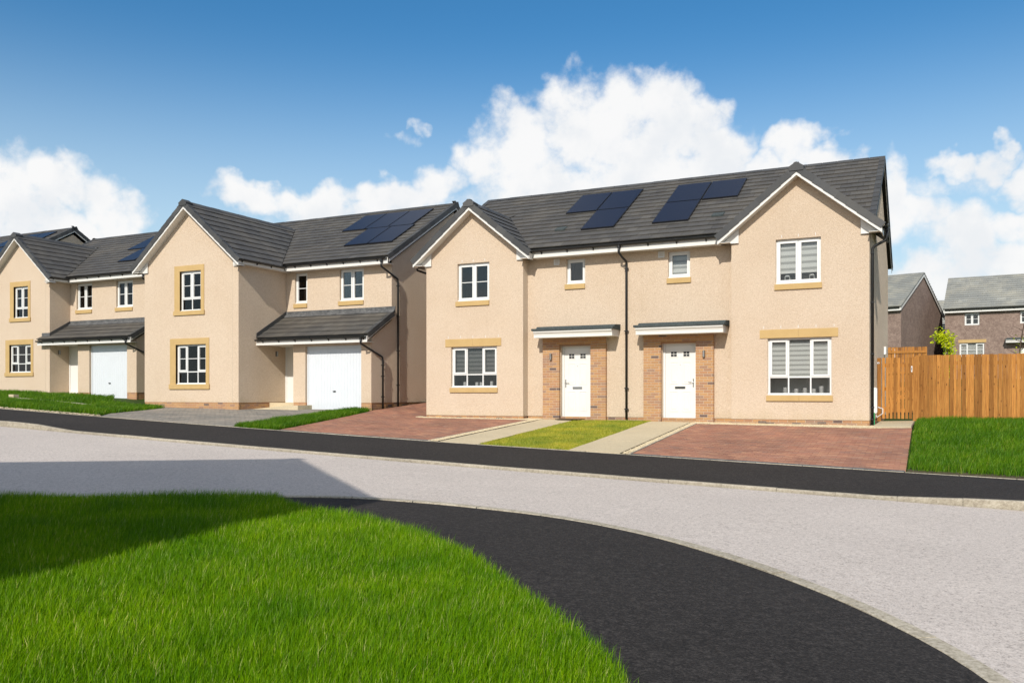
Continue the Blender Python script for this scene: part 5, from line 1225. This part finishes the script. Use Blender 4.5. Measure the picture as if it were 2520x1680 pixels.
fh = (0.47, 76.08); FH = far_house('brick_garage', 'small brick garage in the gap between the two brick houses', (fh[0] - 1.2, fh[1], 2.7), R(9.5), 3.2, 6, [], T=0.75, eave_z=2.6, door=(0.7, 2.6))
FH['category'] = 'garage'

# ------------------------------------------------------------------ fences and gate
def boards(TH, name, x0, x1, y, z0, z1, bw, gap, thick, m='wood', jit=0.02, zf=None):
    x = x0; i = 0
    while x < x1 - 0.03:
        w = bw * random.uniform(0.95, 1.05); e = min(x + w, x1); b = MB(); dz = random.uniform(-jit, jit); zz = zf(x) if zf else z0; dy = random.uniform(-0.003, 0.003)
        b.box(x, e, y + dy, y + thick + dy, zz, z1 + dz); b.build(name, m, TH); x = e + gap; i += 1
def fence(label, x0, x1, y, z0, z1, two_sided=True, bw=0.10, gap=0.012, rails=(0.3, 1.0, 1.6), posts=True):
    TH = thing('timber_fence', label, 'fence', (x0, y, z0))
    if posts:
        x = x0
        while x < x1:
            b = MB(); b.box(x, x + 0.09, y + 0.02, y + 0.11, z0 - 0.1, z1 - 0.02); b.build('post', 'wood', TH); x += 1.8
    for h in rails:
        b = MB(); b.box(x0, x1, y - 0.002, y + 0.018, z0 + h, z0 + h + 0.085); b.build('rail', 'wood', TH)
    boards(TH, 'board', x0, x1, y - 0.024, z0, z1, bw, gap, 0.019)
    if two_sided: boards(TH, 'board', x0 + 0.055, x1, y + 0.112, z0, z1, bw, gap + 0.03, 0.019)
    return TH
F1 = thing('timber_fence', 'long vertical board fence of orange-brown timber behind the right lawn', 'fence', (-0.62, 26.5, 0.9))
for x in np.arange(-0.60, 9, 1.83):
    b = MB(); b.box(x, x + 0.095, 26.521, 26.615, 0.7, 2.63); b.build('post', 'wood', F1)
for h in (1.05, 1.7, 2.38):
    b = MB(); b.box(-0.60, 9, 26.496, 26.52, h, h + 0.09); b.build('rail', 'wood', F1)
x = -0.62; i = 0
while x < 9:
    w = random.choice((0.072, 0.095, 0.098, 0.10)); dz = random.uniform(-0.008, 0.008); y = 26.452 + (0.0, 0.020, 0.004, 0.024)[i % 4] + random.uniform(-0.003, 0.003); b = MB()
    b.box(x, x + w, y, y + 0.020, 0.80, 2.655 + dz); b.build('board', 'wood', F1); x += w + random.choice((0.003, 0.004, 0.006, 0.010)); i += 1
F2 = thing('timber_fence', 'taller fence panel at the back of the garden above the gate', 'fence', (-3.5, 34, 1.0))
for x in (-3.5, -1.7, -0.52):
    b = MB(); b.box(x, x + 0.09, 34.03, 34.12, 0.9, 3.25); b.build('post', 'wood', F2)
for h in (3.04, 2.3, 1.4):
    b = MB(); b.box(-3.5, -0.45, 34.0, 34.028, h, h + 0.09); b.build('rail', 'wood', F2)
boards(F2, 'board', -3.5, -0.45, 34.03, 1.0, 3.26, 0.095, 0.012, 0.02, jit=0.006)
G = thing('garden_gate', 'slatted timber garden gate between house wall and fence', 'gate', (-1.15, 26.48, 0.84))
gx = [-1.62, -1.50, -1.38]
b = MB(); b.box(-1.60, -1.50, 26.46, 26.56, 0.82, 2.60); b.build('post', 'wood', G)
b = MB(); b.box(-0.69, -0.60, 26.46, 26.55, 0.82, 2.62); b.build('post', 'wood', G)
for k in range(8):
    x = -1.475 + k * 0.099; b = MB(); dz = random.uniform(-0.006, 0.006)
    b.box(x, x + 0.070, 26.440, 26.458, 0.90, 2.60 + dz); b.build('board', 'wood', G)
for h in (1.08, 1.68, 2.34):
    b = MB(); b.box(-1.47, -0.70, 26.459, 26.49, h, h + 0.1); b.build('rail', 'wood', G)
b = MB(); b.prism([(-1.45, 26.4595, 1.18), (-1.35, 26.4595, 1.18), (-0.74, 26.4595, 1.68), (-0.84, 26.4595, 1.68)], [(-1.45, 26.488, 1.18), (-1.35, 26.488, 1.18), (-0.74, 26.488, 1.68), (-0.84, 26.488, 1.68)]); b.build('brace', 'wood', G)
b = MB(); b.box(-0.735, -0.70, 26.425, 26.4395, 2.20, 2.36); b.box(-0.725, -0.71, 26.4225, 26.425, 2.23, 2.33, 1); b.build('sign_plate', ['white', 'black'], G)
b = MB(); b.box(-1.60, -1.545, 26.445, 26.4595, 2.44, 2.48); b.box(-1.585, -1.56, 26.442, 26.4445, 2.45, 2.47, 1); b.build('sign_plate', ['white', 'black'], G)

# ------------------------------------------------------------------ young trees beyond the fence
def limb(b, p, d, L, r, n=5, bend=0.12, taper=0.55):
    pts = [Vector(p)]; d = Vector(d).normalized()
    for i in range(n):
        d = (d + Vector((random.uniform(-bend, bend), random.uniform(-bend, bend), random.uniform(-bend, bend) * 0.5 + 0.03))).normalized(); pts.append(pts[-1] + d * (L / n))
    b.tube(pts, r, 6, taper=taper); return pts
def leafy_tree(name, label, loc, h, crown_c, crown_r, nleaf, size):
    TH = thing(name, label, 'tree', loc); b = MB(); p = Vector(loc)
    tr = limb(b, p - Vector((0, 0, 0.1)), (0.02, 0, 1), h * 0.72, 0.045, 8, 0.05, 0.4); ends = []
    for k in range(15):
        q = tr[3 + k % 6]; a = random.uniform(0, 6.28); up = random.uniform(0.3, 0.9)
        ends += limb(b, q, (math.cos(a), math.sin(a), up), random.uniform(0.5, 1.0) * crown_r[0], 0.014, 5, 0.2, 0.35)[2:]
    b.build('trunk', 'bark', TH); v = []; f = []; C = Vector(crown_c)
    cl = [e for e in ends] + [C + Vector((random.gauss(0, 0.45) * crown_r[0], random.gauss(0, 0.45) * crown_r[0], random.gauss(0, 0.5) * crown_r[1])) for _ in range(26)]
    for _ in range(nleaf):
        q = random.choice(cl) + Vector((random.gauss(0, 0.11), random.gauss(0, 0.11), random.gauss(0, 0.11)))
        n = Vector((random.gauss(0, 1), random.gauss(0, 1), random.gauss(0.4, 1))).normalized(); a = n.orthogonal().normalized(); c = n.cross(a); s = size * random.uniform(0.6, 1.4); k = len(v)
        v += [tuple(q - a * s), tuple(q + c * s * 0.6), tuple(q + a * s), tuple(q - c * s * 0.6)]; f.append((k, k + 1, k + 2, k + 3))
    m = MB(); m.v = v; m.f = f; m.m = [0] * len(f); m.build('crown', 'leaf', TH)
p = (0.06, 44.65)
leafy_tree('young_tree', 'young tree with bright yellow-green leaves above the fence', (p[0] + 0.15, p[1], bz(p[0], p[1])), 4.69 - bz(p[0], p[1]) + 0.5, (p[0], p[1], 4.22), (0.36, 0.36), 1100, 0.06)
def bare_tree():
    p = (2.96, 43.85); g = bz(*p); TH = thing('bare_sapling', 'thin bare sapling with few twigs at the right edge', 'tree', (p[0], p[1], g)); b = MB()
    top = 5.87; q = Vector((p[0], p[1], g - 0.1)); e = Vector((p[0] + 0.42, p[1] + 0.1, top)); pts = [q + (e - q) * t + Vector((0.05 * math.sin(9 * t), 0, 0)) for t in [i / 9 for i in range(10)]]
    b.tube(pts, 0.045, 7, taper=0.3)
    for t, a, L in ((0.42, 2.7, 0.7), (0.5, 0.4, 0.6), (0.55, 3.3, 0.9), (0.62, 0.2, 0.55), (0.66, 2.9, 0.5), (0.74, 0.5, 0.5), (0.8, 2.6, 0.35), (0.88, 0.3, 0.3), (0.47, 5.4, 0.6), (0.36, 2.2, 0.6)):
        limb(b, q + (e - q) * t, (math.cos(a), math.sin(a) * 0.4, 0.55), L, 0.016, 5, 0.25, 0.3)
    b.build('trunk', 'bark', TH)
    v = []; f = []
    for _ in range(60):
        t = random.uniform(0.38, 0.6); c = q + (e - q) * t + Vector((random.gauss(0.1, 0.22), random.gauss(0, 0.2), random.gauss(0, 0.15))); s = 0.035; k = len(v); n = Vector((random.gauss(0, 1), random.gauss(0, 1), random.gauss(0, 1))).normalized(); a = n.orthogonal(); d = n.cross(a)
        v += [tuple(c - a * s), tuple(c + d * s), tuple(c + a * s), tuple(c - d * s)]; f.append((k, k + 1, k + 2, k + 3))
    m = MB(); m.v = v; m.f = f; m.m = [0] * len(f); m.build('crown', 'leaf', TH)
bare_tree()

# ------------------------------------------------------------------ small things
b = MB(); b.box(-10.12, -9.36, 23.30, 23.78, bz(-9.7, 23.5) + 0.035, bz(-9.7, 23.5) + 0.055)
tag(b.build('doormat', 'mat_'), 'dark brown doormat on the path before the left white front door', 'doormat')
def pot(x, z, h, r, y, label, m='candle'):
    b = MB(); n = 12; prof = [(r * 0.9, 0), (r, 0.02), (r, h - 0.02), (r * 0.92, h), (r * 0.75, h), (r * 0.75, h - 0.03)]
    vs = [(x + q * math.cos(2 * math.pi * i / n), y + q * math.sin(2 * math.pi * i / n), z + t) for q, t in prof for i in range(n)]
    b.add(vs, [(j * n + i, j * n + (i + 1) % n, (j + 1) * n + (i + 1) % n, (j + 1) * n + i) for j in range(len(prof) - 1) for i in range(n)] + [tuple(range((len(prof) - 1) * n, len(prof) * n))])
    o = b.build('candle_jar', m, None, True); tag(o, label, 'candle', 'candles on the window sills'); return o
board = MB(); board.box(-4.2, -2.4, 23.76, 23.98, 1.588, 1.604)
bo = board.build('window_board', 'upvc', SEMI); bo2 = MB(); bo2.box(-13.9, -12.1, 23.76, 23.98, 1.818, 1.832); bo2.build('window_board', 'upvc', SEMI); bo3 = MB(); bo3.box(-3.98, -2.7, 23.76, 23.98, 4.508, 4.522); bo3.build('window_board', 'upvc', SEMI)
for i, (x, h) in enumerate(((-3.70, 0.16), (-3.42, 0.125), (-3.20, 0.145), (-2.98, 0.12), (-2.79, 0.19))):
    pot(x, 1.604, h, 0.055, 23.87, '%s pale candle jar behind the right ground-floor window, counting from the door side' % ('first', 'second', 'third', 'fourth', 'tallest')[i])
for i, (x, h) in enumerate(((-13.45, 0.13), (-13.02, 0.12), (-12.87, 0.12), (-12.50, 0.15))):
    pot(x, 1.832, h, 0.05, 23.87, '%s pale candle jar behind the left ground-floor window, counting from the driveway side' % ('first', 'second', 'third', 'fourth')[i])
def lantern(x, z, y, label):
    TH = thing('lantern', label, 'lantern', (x, y, z), group='lanterns on the upper window sill'); b = MB(); s = 0.055
    for dx in (-s, s):
        for dy in (-s, s): b.box(x + dx - 0.006, x + dx + 0.006, y + dy - 0.006, y + dy + 0.006, z, z + 0.17)
    b.box(x - s - 0.01, x + s + 0.01, y - s - 0.01, y + s + 0.01, z, z + 0.015); b.build('cage', 'white', TH)
    r = MB(); r.prism([(x - s - 0.01, y - s - 0.01, z + 0.17), (x + s + 0.01, y - s - 0.01, z + 0.17), (x + s + 0.01, y + s + 0.01, z + 0.17), (x - s - 0.01, y + s + 0.01, z + 0.17)], [(x - 0.015, y - 0.015, z + 0.23), (x + 0.015, y - 0.015, z + 0.23), (x + 0.015, y + 0.015, z + 0.23), (x - 0.015, y + 0.015, z + 0.23)]); r.tube([(x - 0.02, y, z + 0.23), (x - 0.025, y, z + 0.26), (x, y, z + 0.28), (x + 0.025, y, z + 0.26), (x + 0.02, y, z + 0.23)], 0.004, 5); r.build('lid', 'white', TH)
lantern(-3.64, 4.522, 23.87, 'small white lantern in the left half of the upper right window')
lantern(-3.02, 4.522, 23.87, 'small white lantern in the right half of the upper right window')
